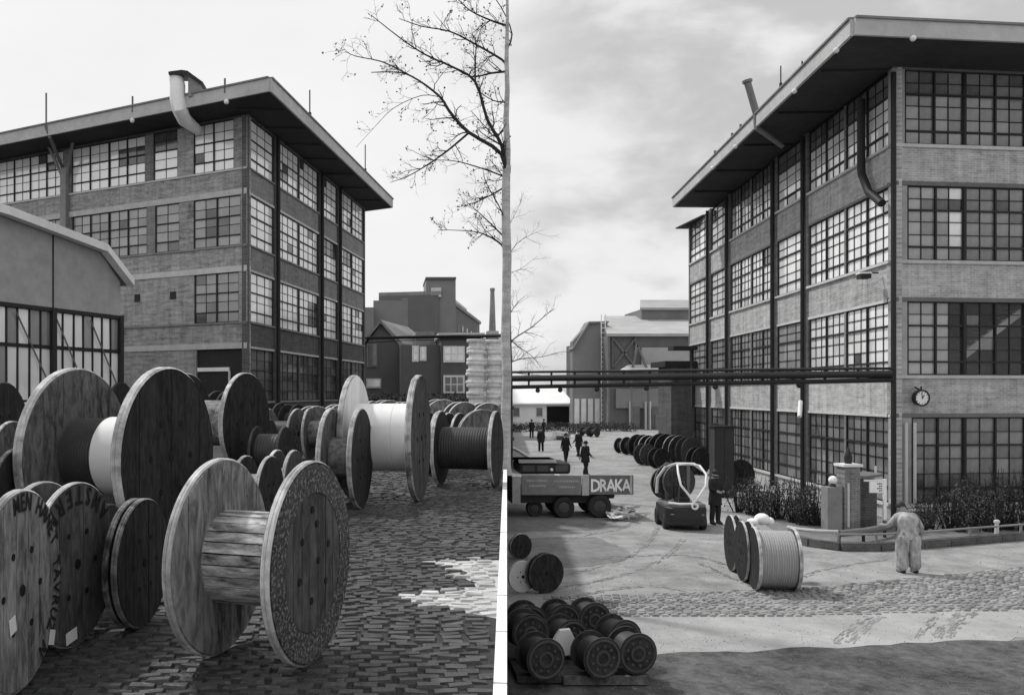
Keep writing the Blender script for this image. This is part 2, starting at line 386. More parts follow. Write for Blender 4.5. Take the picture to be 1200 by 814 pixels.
for c in cells:
    if c in ns: continue
    far.m = 1 if sandy(*c) else 0
    q = random.choice(sett_me); a = random.uniform(-.05,.05); z = HY-.006+random.uniform(-.008,.008); tx = random.gauss(0,.05); ty = random.gauss(0,.06)
    far.add([(c[0]+p[0]-a*p[1], c[1]+p[1]+a*p[0], z+p[2]+p[0]*tx+p[1]*ty) for p in q.v], q.f)
far.build('paving_setts', [settL, settD], yard)['kind'] = 'stuff'
cob = MB()
y = 15.9
while y < 21.5:
    x = 1.5+random.uniform(0,.1)
    while x < 17.5:
        px = CX+x/y*F; py = YH+4200/y
        top = 702-(px-640)*.033 if px < 940 else 692-(px-940)*.097
        if 640 < px < 1260 and top-2 < py < 722-(max(0,px-940))*.027 and random.random() < .96:
            q = random.choice(sett_me); z = .012+random.uniform(-.008,.012); t = random.uniform(-.06,.06)
            cob.add([(x+p[0]*.85, y+p[1]*1.3, z+p[2]+p[0]*t) for p in q.v], q.f)
        x += .18
    y += .135
cob.build('road_setts', settR)['kind'] = 'stuff'
grit = MB()
for _ in range(3600):
    px = random.uniform(600,1230); py = 812-(812-600)*random.random()**1.3; p = G(px,py); s_ = random.uniform(.005,.017)
    if p.x < EDGE*p.y+.05: continue
    a = random.random()*6.28; u = Vector((math.cos(a),math.sin(a),0))*s_; v = Vector((-math.sin(a),math.cos(a),0))*s_*random.uniform(.5,1)
    grit.add([p-u,p+v,p+u,p-v,p+Vector((0,0,s_*.7+.012))], [(0,1,4),(1,2,4),(2,3,4),(3,0,4)])
grit.build('road_grit', mat('road grit', .23, var=.3, isl=1.6, bump=0))['kind'] = 'stuff'
# edge kerb of the raised yard
kerb = thing('edge_kerb', 'pale concrete kerb along the open edge of the raised cobbled yard', 'kerb', (0,0,HY))
km = MB().box(-.022,.05,0,.985,0,.05).mesh('kerb_stone', white)
for i in range(40):
    y0 = 2.6+i*1.0
    if y0 > 17.2 and y0 < 18.4: continue
    inst(km, 'kerb_stone', kerb, (EDGE*y0-.05, y0, random.uniform(0,.006)), (0,0,-math.atan(EDGE)))
# ------------------------------------------------------------------ facades
class Facade:
    """local x runs along the wall, local -y faces out, z is height above the lower ground"""
    def __init__(s, A, B, root):
        s.A = Vector((A[0], A[1], 0)); d = Vector((B[0]-A[0], B[1]-A[1], 0)); s.len = d.length; s.d = d.normalized(); s.rz = math.atan2(s.d.y, s.d.x); s.root = root
        s.T = Matrix.Translation(s.A) @ Matrix.Rotation(s.rz, 4, 'Z')
    def u(s, px):
        a = (px-CX)/F; return (a*s.A.y-s.A.x)/(s.d.x-a*s.d.y)
    def z(s, px, py):
        Y = s.A.y+s.d.y*s.u(px); return CZ+(YH-py)/F*Y
    def put(s, mb, name, m, smooth=False): return mb.build(name, m, s.root, s.A, s.rz, smooth)
    def box(s, name, m, u0, u1, y0, y1, z0, z1): return s.put(MB().box(u0,u1,y0,y1,z0,z1), name, m)
class Stock:
    def __init__(s, root, limit=300): s.n = 0; s.limit = limit; s.root = root; s.mb = MB(); s.mats = []
    def mi(s, m):
        if m not in s.mats: s.mats.append(m)
        return s.mats.index(m)
_pane = {}
def pane_mesh(m):
    if m.name not in _pane: _pane[m.name] = MB().box(-.5,.5,-.5,.5,-.5,.5).mesh('pane', m)
    return _pane[m.name]
ROWS = [0, .17, .34, .52, .68, .84, 1.0]     # glazing bars, bottom up; two transoms are heavy
def window(fc, u0, u1, z0, z1, secs, cols, g, stock, rows=ROWS, heavy=(1,4), single=True, fm=steel, deep=.07, dark=0.):
    mb = MB(); t = .035
    mb.box(u0,u1,.02,deep+.04,z0,z0+t).box(u0,u1,.02,deep+.04,z1-t,z1).box(u0,u0+t,.02,deep+.04,z0+t,z1-t).box(u1-t,u1,.02,deep+.04,z0+t,z1-t)
    W_ = (u1-u0)/secs
    zz = [z0+t+(z1-z0-2*t)*r for r in rows]
    xs = []
    for s_ in range(secs):
        a = u0+W_*s_; xs += [a+W_*c/cols for c in range(cols)]
        if s_: mb.box(a-.03,a+.03,deep-.07,deep+.03,z0+t,z1-t)
        for c in range(1, cols): mb.box(a+W_*c/cols-.011,a+W_*c/cols+.011,deep-.025,deep+.02,z0+t,z1-t)
    xs.append(u1)
    for i, z in enumerate(zz[1:-1], 1):
        h = .03 if i in heavy else .011
        mb.box(u0+t,u1-t,deep-(.06 if i in heavy else .03),deep+.018,z-h,z+h)
    w = fc.put(mb, 'window', fm)
    cl = None
    if random.random() < dark*7:
        ci = random.randrange(max(1,len(xs)-2)); cj = random.randrange(1, len(zz)-1); cl = (ci, ci+random.randint(0,2), cj, min(len(zz)-2, cj+random.randint(0,2)))
    for i in range(len(xs)-1):
        for j in range(len(zz)-1):
            gg = g(i/max(1,len(xs)-2), j, i) if callable(g) else g
            if (cl and cl[0] <= i <= cl[1] and cl[2] <= j <= cl[3]) or random.random() < dark*.25: gg = gDark
            a, b, c, d = xs[i]+.004, xs[i+1]-.004, zz[j]+.004, zz[j+1]-.004
            rx, rzz = random.gauss(0,.006), random.gauss(0,.006)
            if single and stock.n < stock.limit:
                stock.n += 1
                inst(pane_mesh(gg), 'pane', w, ((a+b)/2, deep+.006, (c+d)/2), (rx,0,rzz), (b-a,.006,d-c))
            else:
                stock.mb.T = fc.T; stock.mb.m = stock.mi(gg); stock.mb.box(a,b,deep+.003,deep+.009,c,d)
    return w
def finish(stock):
    if stock.mb.v: stock.mb.T = None; stock.mb.build('panes', stock.mats, stock.root)['kind'] = 'stuff'

# ================================================================== RIGHT FACTORY
rb = thing('factory_building', 'tall brick factory with wide flat eaves and a round clock at its near corner', 'building')
YC = 28.5; CR = P(1046, 609, YC)                               # the near corner
dl = Vector((.102, 1.0, 0)).normalized()                        # its left wall runs away along this
sfar = ((808-CX)/F*CR.y-CR.x)/(dl.x-(808-CX)/F*dl.y)
A = CR+dl*sfar
lf = Facade((A.x,A.y), (CR.x,CR.y), rb)
dr = Vector((1, .10, 0)).normalized(); B = CR+dr*13
rf = Facade((CR.x,CR.y), (B.x,B.y), rb)
zc = lambda y: CZ+(YH-y)/F*YC
SILL = [zc(168), zc(304), zc(439)]; PITCH = SILL[0]-SILL[1]; SILL.append(zc(590)); HEAD = [zc(81), zc(217), zc(353), zc(489)]
TOP = HEAD[0]+.05
st = Stock(rb)
core = MB()                                                     # floors and inner wall behind the glass
far_c = A+Vector((12.5,0,0))
for z in (.02, SILL[2]-.9, SILL[1]-.9, SILL[0]-.9):
    core.prism([(CR.x+.5,CR.y+.5),(B.x-.2,B.y+.4),(B.x+1,B.y+9),(A.x+9,A.y-.4),(A.x+.4,A.y-.5)], z, z+.12)
core.prism([(CR.x+4.2,CR.y+4.5),(B.x+.5,B.y+4.2),(B.x+.5,B.y+4.5),(CR.x+4.5,CR.y+4.8),(A.x+4.5,A.y-.6),(A.x+4.2,A.y-.6)], .1, TOP)
core.build('inner_walls', concD, rb)
fr = [(1060,1131,2),(1131,1203,2),(1203,1278,2),(1278,1352,2),(1352,1430,2)]
for k in range(4):
    z0, z1 = SILL[k], HEAD[k]
    first = 1060 if k == 0 else (1063 if k < 3 else 1068)
    for i, (a, b, sc) in enumerate(fr):
        ua = rf.u(a if i else first)+.04; ub = rf.u(b)-.04
        if ub > rf.len-.3: continue
        def gg(t, j, c, k=k, i=i):
            if k == 1 and i == 0: return gPale if (c == 3 and j > 0) else gGrey
            if k == 2: return gGrey if (i == 0 and c < 3) else gClear
            if k == 3: return gDark if j < 2 else gMid
            return gMid
        window(rf, ua, ub, z0, z1, sc, 2, gg, st, single=(b < 1290), dark=.04)
        rf.box('mullion', steel, rf.u(b)-.04, rf.u(b)+.04, .0, .2, z0, z1)
    up = HEAD[k+1] if k < 3 else 0
    rf.box('brick_spandrel', brickR, 0.02, rf.len, 0, .3, up+.14 if k < 3 else 0, z0-.12)
    rf.box('sill', conc, .02, rf.len, -.07, .3, z0-.12, z0-.01)
    if k < 3: rf.box('lintel', steelG, .02, rf.len, -.04, .3, up+.005, up+.14)
    rf.box('corner_pier', render_, .06, rf.u(first)-.0, -.012, .3, z0-.005, z1)
rf.box('lintel', steelG, .02, rf.len, -.03, .3, HEAD[0]+.0, TOP+.1)
# left wall: bays between the downpipes
bays = [(808,831,1,4),(833,853,1,3),(856,908,2,3),(910,943,1,3),(947,1044,2,3)]
for k in range(4):
    z0, z1 = SILL[k], HEAD[k]
    for (a, b, ns_, cols) in reversed(bays):
        ua, ub = lf.u(a)+.10, lf.u(b)-.10
        nw = 2 if ns_ == 2 else 1
        wd = (ub-ua)/nw
        for q in range(nw):
            x0 = ua+wd*q+(.07 if q else 0); x1 = ua+wd*(q+1)-(.07 if q < nw-1 else 0)
            base = gPale if k in (0,1) else (gGrey if k == 2 else gMid)
            if k == 2 and b > 950: base = gPale
            g = (lambda t, j, c, base=base, k=k: (gMid if (k == 0 and j > 3) else base))  # upper panes of the top floor darker, painting the shade of the eaves
            window(lf, x0, x1, z0, z1, 2 if b-a > 40 else 1, cols, g, st, single=(b > 1000 and k in (1,2)), dark=.03)
            if q: lf.box('mullion', brickD, x0-.14, x0, 0, .25, z0, z1)
        up = HEAD[k+1] if k < 3 else 0
        lf.box('brick_spandrel', brickR, lf.u(a)+.0, lf.u(b)+.0, 0, .3, up+.1 if k < 3 else 0, z0-.1)
        lf.box('sill', conc, lf.u(a), lf.u(b), -.09, .3, z0-.1, z0-.01)
        lf.box('lintel', conc if k != 0 else steelG, lf.u(a), lf.u(b), -.03, .3, up+.004, up+.1) if k < 3 else None
for px in (832, 854.5, 909, 945):
    u = lf.u(px); lf.box('pier', brickD, u-.22, u+.22, -.05, .3, 0, TOP)
    lf.put(MB().tube([(u,-.16,0),(u,-.16,TOP-.1)], .09, 8), 'drain_pipe', steel)
lf.box('pier', brickR, lf.len-.2, lf.len-.0, -.012, .3, 0, TOP); lf.box('pier', brickD, -.1, .12, -.03, .3, 0, TOP)
cp = rb
MB().tube([(CR.x-.03,CR.y-.1,0),(CR.x-.03,CR.y-.1,TOP-.2)], .085, 8).build('drain_pipe', steel, rb)
finish(st)
# back walls close the block
MB().prism([(B.x,B.y),(B.x+1.2,B.y+13),(A.x+12,A.y),(A.x+.1,A.y-.06),(A.x+.1,A.y-.3),(A.x+11.7,A.y-.3),(B.x+.9,B.y+12.8),(B.x-.3,B.y+.31)], 0, TOP).build('rear_wall', brickR, rb)
# roof
ZE = TOP+.02
YF = (ZE-CZ)*F/(YH-41); Fc = Vector(((1000-CX)/F*YF, YF, ZE))
Yr = (ZE-CZ)*F/(YH-242); Fe = Vector(((790-CX)/F*Yr, Yr, ZE))
Fr = Fc+dr*18
roof_poly = [(Fc.x,Fc.y),(Fr.x,Fr.y),(Fr.x+1,Fr.y+15),(Fe.x+14,Fe.y+.6),(Fe.x,Fe.y)]
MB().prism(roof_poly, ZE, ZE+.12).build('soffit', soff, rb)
def ring(poly, t, z0, z1):
    mb = MB(); n = len(poly)
    c = Vector((sum(p[0] for p in poly)/n, sum(p[1] for p in poly)/n))
    for i in range(n):
        a = Vector(poly[i]); b = Vector(poly[(i+1)%n]); d = (b-a).normalized(); nn = Vector((d.y,-d.x))
        if nn.dot(a-c) < 0: nn = -nn
        mb.prism([tuple(a-d*.0),tuple(b+d*.0),tuple(b+nn*t),tuple(a+nn*t)], z0, z1)
    return mb
ring(roof_poly, .10, ZE-.03, ZE+.47).build('fascia', fasc, rb)
ring(roof_poly, .16, ZE+.472, ZE+.54).build('roof_edge', concD, rb)
MB().prism(roof_poly, ZE+.13, ZE+.46).build('roof_deck', roofm, rb)
e2 = [(A.x-.6,A.y+.9),(A.x-.35,A.y-3.2),(A.x+6,A.y-3.2),(A.x+6,A.y+.9)]
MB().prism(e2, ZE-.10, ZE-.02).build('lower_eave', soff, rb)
# soffit brackets, lamps, rods
for t in (.12,.3,.48,.66,.84):
    p = Fc.lerp(Fe, t); q = p+Vector((2.3,-.1,0)); MB().bar((p.x+.2,p.y,ZE-.05),(q.x,q.y,ZE-.05),.07).build('soffit_joist', soff, rb)
for px, py in ((980,58),(931,106),(862,171),(835,196),(1070,44)):
    if px < 1000: t = (1000-px)/210.; t = t*Fc.y/(Fe.y-(Fe.y-Fc.y)*t) if 0 else t; 
    p = None
    Yp = (ZE-.1-CZ)*F/(YH-py); p = P(px, py, Yp)
    MB().ball((p.x,p.y,ZE-.13), .09, 8).build('soffit_lamp', white, rb)
def edgept(px):                             # point on the left roof edge seen at column px
    a = (px-CX)/F; d = Fe-Fc; t = (a*Fc.y-Fc.x)/(d.x-a*d.y); return Fc+d*t
p = edgept(915); MB().tube([(p.x,p.y,ZE+.5),(p.x,p.y,ZE+1.45)], .025, 6).tube([(p.x,p.y,ZE+.5),(p.x,p.y,ZE+.8)], .06, 6).build('lightning_rod', steel, rb)
p = edgept(940); MB().tube([(p.x,p.y,ZE+.5),(p.x,p.y,ZE+.8)], .03, 6).build('lightning_rod', steel, rb)
for px in (858, 868, 838): p = edgept(px); MB().tube([(p.x,p.y,ZE+.5),(p.x,p.y,ZE+.8)], .06, 6).build('roof_vent', steelG, rb)
p = edgept(888); a = Vector((p.x,p.y,ZE+.3)); tp = P(876, 97, p.y)
MB().tube([a+Vector((1.2,.4,-1.0)), a+Vector((-.05,0,-.35)), a+Vector((-.05,0,.2)), tp], [.1,.12,.14,.14], 10).tube([tp, tp+Vector((-.02,0,.1))], .2, 10).build('flue_pipe', steelG, rb)
# rain duct with elbow by the corner
ud = lf.u(1019)
pth = [(ud,-.28,TOP-.5),(ud,-.28,lf.z(1019,205)+.25),(ud+.05,-.28,lf.z(1019,205)),(ud+.5,-.25,lf.z(1019,222)-.2),(lf.len-.3,-.2,lf.z(1040,235)-.1)]
lf.put(MB().tube(pth, .135, 10), 'rain_duct', steel, True)
# lamp bracket, slanted sign board and stair light
q = lf.u(1033); zq = lf.z(1033,323)
MB_ = MB().bar((q,-.1,zq+.1),(q,-.5,zq+.1),.04); MB_.m = 1; MB_.box(q-.16,q+.16,-.75,-.4,zq-.1,zq+.06); MB_.m = 2; MB_.box(q-.17,q+.17,-.77,-.38,zq+.062,zq+.11)
tag(lf.put(MB_, 'wall_lamp', [steel, steel, white]))
q = lf.u(951); za, zb = lf.z(948,470), lf.z(954,488)
lf.put(MB().tube([(q-.1,-.4,za),(q+.35,-.6,zb)], .085, 8), 'wall_lamp', white)
# clock
uc = rf.u(1072); zz = rf.z(1072,466); ck = thing('wall_clock', 'round white wall clock in dark case hung at the corner of the right factory', 'clock', rf.A+rf.d*uc+Vector((0,-.34,zz)), rf.rz)
ck.scale = (.84,.84,.84)
c = MB(); c.T = Matrix.Rotation(R(-90), 4, 'Z'); c.lathe([(-.14,0),(-.14,.30),(.02,.33),(.07,.33),(.07,.27),(.05,.27),(.05,0)], 32)
c.build('case', steel, ck, smooth=True)
c = MB(); c.T = Matrix.Rotation(R(-90), 4, 'Z'); c.lathe([(.055,0.001),(.055,.265)], 32).build('dial', white, ck)
c = MB()
for k in range(12):
    a = k*math.pi/6; r0, r1 = .21, .25; c.bar((r0*math.sin(a),-.058,r0*math.cos(a)),(r1*math.sin(a),-.058,r1*math.cos(a)),.018)
c.build('hour_marks', steel, ck)
MB().bar((0,-.062,-.03),(.08,-.062,.12),.025).build('hour_hand', steel, ck); MB().bar((0,-.066,-.03),(-.02,-.066,.21),.018).build('minute_hand', steel, ck)
MB().bar((0,.05,.3),(0,.34,.42),.05).bar((0,.0,.3),(0,.0,.46),.04).build('bracket', steel, ck)
# stair inside
s0 = P(1127,418,29.6); s1 = P(1205,358,30.0)
stc = thing('inner_staircase', 'pale slanting stair flight seen through the second floor windows at right', 'staircase', s0)
d = s1-s0
MB().bar((0,0,0), tuple(d), .1, .24).build('stringer', white, stc)
for i in range(10):
    c = d*((i+.5)/10); MB().box(c.x-.15,c.x+.15,c.y-.02,c.y+.9,c.z+.08,c.z+.12).build('tread', pale, stc)
# pale pipes beside the corner pier
for px in (1059, 1069):
    u = rf.u(px); rf.put(MB().tube([(u,-.12,zc(590)),(u,-.12,zc(495))], .05, 8), 'standpipe', pale)
rf.put(MB().bar((.3,-.1,SILL[3]-.2),(2.3,-.1,SILL[3]-.2),.09), 'pipe_run', pale)

# ================================================================== LEFT FACTORY
lbt = thing('factory_building', 'grey factory with deep dark eaves behind the large cable drums', 'building')
YL = 43.0; CL = P(290, 487, YL); CL.z = 0
d1 = Vector((.248, 1.0, 0)).normalized()
s1_ = ((427-CX)/F*CL.y-CL.x)/(d1.x-(427-CX)/F*d1.y); E1 = CL+d1*s1_
d2 = Vector((-1910, 1000, 0)).normalized()
s2_ = ((-60-CX)/F*CL.y-CL.x)/(d2.x-(-60-CX)/F*d2.y); E2 = CL+d2*s2_
ff = Facade((E2.x,E2.y), (CL.x,CL.y), lbt); sf = Facade((CL.x,CL.y), (E1.x,E1.y), lbt)
zl = lambda y: CZ+(YH-y)/F*YL
LS = [zl(195), zl(285.5), zl(376)]; PL = LS[0]-LS[1]; LS.append(zl(470)); LH = [LS[0]+2.52, LS[1]+2.52, LS[2]+2.52, zl(408)]
LT = LH[0]+.12; BASE = HY
sl = Stock(lbt)
sb_ = [(292,321,1,3),(325,373,2,3),(377,395,1,3),(398,426,2,2)]
for k in range(4):
    z0, z1 = LS[k], LH[k]
    for (a, b, nw, cols) in sb_:
        ua, ub = sf.u(a)+.1, sf.u(b)-.1; wd = (ub-ua)/nw
        for q in range(nw):
            x0 = ua+wd*q+(.09 if q else 0); x1 = ua+wd*(q+1)-(.09 if q < nw-1 else 0)
            base = gDark if k == 3 else gBright
            w_ = window(sf, x0, x1, z0, z1, 1, cols if nw == 1 else 4 if a < 390 else 3, lambda t, j, c, base=base: base, sl, rows=[0,.2,.42,.6,.8,1], heavy=(1,3), single=(k < 3 and b < 380), dark=.05)
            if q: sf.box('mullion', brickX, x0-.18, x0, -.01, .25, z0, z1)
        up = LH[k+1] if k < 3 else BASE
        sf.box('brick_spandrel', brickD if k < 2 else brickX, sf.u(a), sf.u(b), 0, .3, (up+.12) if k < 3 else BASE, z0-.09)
        sf.box('sill', concD, sf.u(a), sf.u(b), -.09, .3, z0-.09, z0-.005)
        if k < 3: sf.box('lintel', conc, sf.u(a), sf.u(b), -.05, .3, up+.01, up+.12)
        if k == 0: sf.box('lintel', brickX, sf.u(a), sf.u(b), -.03, .3, LH[0]+.005, LT)
for px in (323, 375, 396.5):
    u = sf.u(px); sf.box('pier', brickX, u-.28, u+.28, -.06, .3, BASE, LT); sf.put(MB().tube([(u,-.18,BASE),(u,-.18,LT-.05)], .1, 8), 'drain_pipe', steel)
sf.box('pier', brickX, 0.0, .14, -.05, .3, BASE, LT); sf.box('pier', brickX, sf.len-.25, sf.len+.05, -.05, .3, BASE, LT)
# front wall spans: (px0, px1, type)
U = ff.u
def fwin(a, b, k, secs, cols, g, dark=.05):
    window(ff, U(a), U(b), LS[k], LH[k]-(0 if k else .0), secs, cols, g, sl, rows=[0,.2,.42,.6,.8,1], heavy=(1,3), dark=dark, single=True)
for k in range(3):
    z0, z1 = LS[k], LH[k]
    up = LH[k+1]
    ff.box('brick_spandrel', brickL, 0, ff.len-.01, 0, .3, up+.3, z0-.1)
    ff.box('sill', conc if k == 0 else concD, 0, ff.len-.02, -.06, .3, z0-.1, z0-.005)
    ff.box('lintel', conc, 0, ff.len-.02, -.05, .3, up+.006, up+.3)
ff.box('lintel', brickX, 0, ff.len-.02, -.03, .3, LH[0]+.005, LT)
top = [(-58,-2,3),(-2,74,4),(84,127,2),(128,170,2),(180,208,1),(227,274,2)]
for a, b, s in top: fwin(a, b, 0, s, 2, lambda t, j, c: gBright, .12)
third = [(-58,-2,3),(-2,74,4),(85,127,2),(128,172,2),(182,210,1),(227,282,2)]
for a, b, s in third: fwin(a, b, 1, s, 2, lambda t, j, c: gGrey, .1)
fwin(228, 280, 2, 2, 2, lambda t, j, c: gGrey, .1)
def fpier(a, b, k, m, pr=-.015): ff.box('pier', m, U(a), U(b), pr, .3, LS[k]-.003, LH[k])
for k in (0,1):
    for a, b in ((74.2,83.8),(170.2,179.8) if k == 0 else (172.2,181.8),(208.2,226.8) if k == 0 else (210.2,226.8),(274.2,290) if k == 0 else (282.2,290)):
        fpier(a, b, k, brickL if a > 200 else brickD)
    fpier(127.02, 127.9, k, steel)
ff.box('brick_panel', brickL, 0, U(227.5), .0, .3, LS[2]-.003, LH[2]); fpier(280.2, 290, 2, brickL)
for px, py in ((161,349),(203,346)):
    u, z = U(px), ff.z(px,py); ff.put(MB().box(u-.2,u+.2,-.03,.01,z-.2,z+.2), 'vent_hatch', steel)
ff.box('brick_spandrel', brickL, 0, U(230)-.01, 0, .3, BASE, LH[3]); ff.box('pier', brickL, U(285), ff.len-.02, 0, .3, BASE, LH[3])
ff.box('loading_door', steel, U(230), U(285)-.01, .1, .3, BASE, LH[3]); ff.box('door_rail', white, U(231), U(268), .02, .1, ff.z(250,435), ff.z(250,435)+.2)
ff.box('door_rail', pale, U(267), U(269), .03, .1, ff.z(268,450), ff.z(250,435))
u = U(78.5); ff.put(MB().box(u-.22,u+.22,-.3,-.02,BASE,LT-1.2), 'pier', concD)
mbk = MB().bar((u,-.16,LT-2.0),(u-.9,-.5,LT+.05),.14).bar((u,-.16,LT-2.0),(u+1.0,-.5,LT+.05),.14); ff.put(mbk, 'bracket', concD)
finish(sl)
MB().prism([(E1.x,E1.y),(E2.x+4,E1.y+18),(E2.x,E2.y),(E2.x+.4,E2.y+.0),(E2.x+4.3,E1.y+17.6),(E1.x-.3,E1.y-.2)], BASE, LT).build('rear_wall', brickD, lbt)
MB().prism([(CL.x-1.2,CL.y+1.2),(E1.x-1.2,E1.y-.5),(E2.x+4,E1.y+17),(E2.x+.8,E2.y+1.6)], BASE, LT-.01).build('inner_walls', concD, lbt)
# roof
ZL = LT+.02
Yf = (ZL-CZ)*F/(YH-107); Lc = Vector(((316-CX)/F*Yf, Yf, ZL))
Ye = (ZL-CZ)*F/(YH-243); Le = Vector(((459-CX)/F*Ye, Ye, ZL))
Lw = Lc+d2*30
lp = [(Lc.x,Lc.y),(Le.x,Le.y),(Lw.x+6,Le.y+16),(Lw.x,Lw.y)]
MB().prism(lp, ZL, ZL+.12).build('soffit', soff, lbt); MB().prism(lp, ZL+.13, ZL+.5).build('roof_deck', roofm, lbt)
ring(lp, .1, ZL-.03, ZL+.58).build('fascia', fasc, lbt)
ring(lp, .17, ZL+.582, ZL+.66).build('roof_edge', concD, lbt)
def lpt(px, A_, B_):
    a = (px-CX)/F; d = B_-A_; return A_+d*((a*A_.y-A_.x)/(d.x-a*d.y))
for px, h in ((363,1.5),(428,1.9)):
    p = lpt(px, Lc, Le); MB().tube([(p.x,p.y,ZL+.5),(p.x,p.y,ZL+.6+h)], .035, 6).tube([(p.x,p.y,ZL+.5),(p.x,p.y,ZL+.9)], .09, 6).build('lightning_rod', steel, lbt)
for px, h in ((55,1.7),(156,.5),(264,.4)):
    p = lpt(px, Lc, Lw); MB().tube([(p.x,p.y-.1,ZL+.3),(p.x,p.y-.1,ZL+.6+h)], .05, 6).build('lightning_rod', steelG, lbt)
for px in (156, 266): p = lpt(px, Lc, Lw); MB().ball((p.x,p.y-.15,ZL-.15), .12, 8).build('soffit_lamp', white, lbt)
for t in (.1,.22,.34,.46,.6,.75,.9):
    p = Lc.lerp(Le, t); MB().bar((p.x-.2,p.y,ZL-.05),(p.x-2.6,p.y-.1,ZL-.05),.07).build('soffit_joist', soff, lbt)
p = lpt(55, Lc, Lw); w1 = ff.T @ Vector((U(76), -.15, LT-1.2)); MB().tube([(p.x,p.y-.12,ZL+.5),(p.x+.2,p.y-.1,ZL-.1),tuple(w1)], .1, 8).build('rain_duct', steelG, lbt)
# white duct over the eaves
p = lpt(210, Lc, Lw); Yd = p.y-.25
pth = [P(206,89,Yd), P(208,100,Yd), P(208,115,Yd), P(210,127,Yd), P(216,140,Yd+.6), P(231,152,Yd+2.2)]
vd = thing('vent_duct', 'white curved ventilation duct with dark hood rising over the left factory eaves', 'duct', (p.x,p.y,ZL))
loc = Vector((p.x,p.y,ZL)); pth = [q-loc for q in pth]
MB().tube(pth, [.34,.38,.38,.38,.36,.26], 14).build('pipe', white, vd, smooth=True)
h0 = P(200,88,Yd)-loc; h1 = P(222,86,Yd)-loc; h2 = P(240,100,Yd)-loc
MB().prismy([(h0.x,h0.z),(h1.x-.3,h1.z+.0),(h1.x,h1.z-.04),(h2.x,h2.z),(h2.x-.1,h2.z-.1),(h1.x,h1.z-.22),(h0.x,h0.z-.12)], h0.y-.45, h0.y+.5).build('hood', steel, vd)
b0 = P(222,90,Yd)-loc; MB().prismy([(b0.x,b0.z),(h2.x-.15,h2.z-.05),(h2.x-.1,.45),(b0.x,.45)], h0.y-.3, h0.y+.4).build('duct_box', concD, vd)

# ------------------------------------------------------------------ shed at far left
sh = thing('workshop_shed', 'low gabled workshop with white roof edge and glazed wall at left', 'building')
YS = 33.0; c0 = P(141, 450, YS); ds = Vector((.461,1,0)).normalized()
a_ = (-90-CX)/F; ss = (a_*c0.y-c0.x)/(ds.x-a_*ds.y); C1 = c0+ds*ss
fs = Facade((C1.x,C1.y), (c0.x,c0.y), sh)
def fz(px, py): return (fs.u(px), fs.z(px, py))
ze = fs.z(141,331); 
g0 = [fz(-90,352), fz(141,370), fz(141,331), fz(114,291), fz(0,251), fz(-90,222)]
g0[0] = (g0[0][0], g0[1][1])
fs.put(MB().prismy([g0[0], g0[1], g0[2], g0[3], g0[4], g0[5]], 0, .25), 'gable_wall', render_)
u = fs.u(62); fs.put(MB().box(u-.03,u+.03,-.02,0,g0[1][1],g0[1][1]+3.0), 'joint', steel)
# panel seams
zg1 = g0[1][1]; zr = fs.z(141,412)
fs.box('glazing_head', steel, 0, fs.len, -.06, .2, zg1-.14, zg1)
n = 0; 
xs_ = [fs.u(p) for p in (-90,-70,-52,-36,-20,-5,8,21,35,48,62,74,87,98,109,120,130,141)]
sg = Stock(sh)
for i in range(len(xs_)-1):
    a, b = xs_[i]+.03, xs_[i+1]-.03
    wm = MB().box(a-.03,a,.0,.12,HY,zg1-.14).box(a,b,.0,.08,zr-.06,zr+.06).box(a,b,.03,.08,HY+.3,HY+.4).box(a,b,.03,.06,zr-1.9,zr-1.84)
    w_ = fs.put(wm, 'window', steel)
    for (za_, zb_) in ((HY+.41, zr-1.91), (zr-1.83, zr-.07), (zr+.07, zg1-.16)):
        inst(pane_mesh(gBright if i % 5 and zb_ < zr+.1 else (gBright if random.random() < .6 else gGrey)), 'pane', w_, ((a+b)/2, .05, (za_+zb_)/2), (random.gauss(0,.005),0,random.gauss(0,.005)), (b-a-.005,.006,zb_-za_))
for px in (62, 141): u = fs.u(px); fs.box('post', steel, u-.1, u+.1, -.1, .2, HY, zg1)
for a, b in ((18,60),(64,100),(105,139)):
    fs.put(MB().bar((fs.u(a),-.04,zr+1.1),(fs.u(b),-.04,zr-1.5),.04), 'brace', steelG)
# roof: edge board and slopes running back
back = 22
nb = Vector((0,back))
edge = [fz(-90,216), fz(0,243), fz(116,287), fz(147,327)]
for i in range(3):
    (ua, za_), (ub, zb_) = edge[i], edge[i+1]
    fs.put(MB().hexa([(ua,-.45,za_-.28),(ub,-.45,zb_-.28),(ub,-.1,zb_-.28),(ua,-.1,za_-.28),(ua,-.45,za_),(ub,-.45,zb_),(ub,-.1,zb_),(ua,-.1,za_)]), 'roof_edge', white)
    fs.put(MB().hexa([(ua,-.098,za_-.27),(ub,-.098,zb_-.27),(ub,back,zb_-.27),(ua,back,za_-.27),(ua,-.098,za_-.03),(ub,-.098,zb_-.03),(ub,back,zb_-.03),(ua,back,za_-.03)]), 'roof', concD)
fs.put(MB().box(fs.len-.25,fs.len,.26,back,HY,ze), 'side_wall', render_)

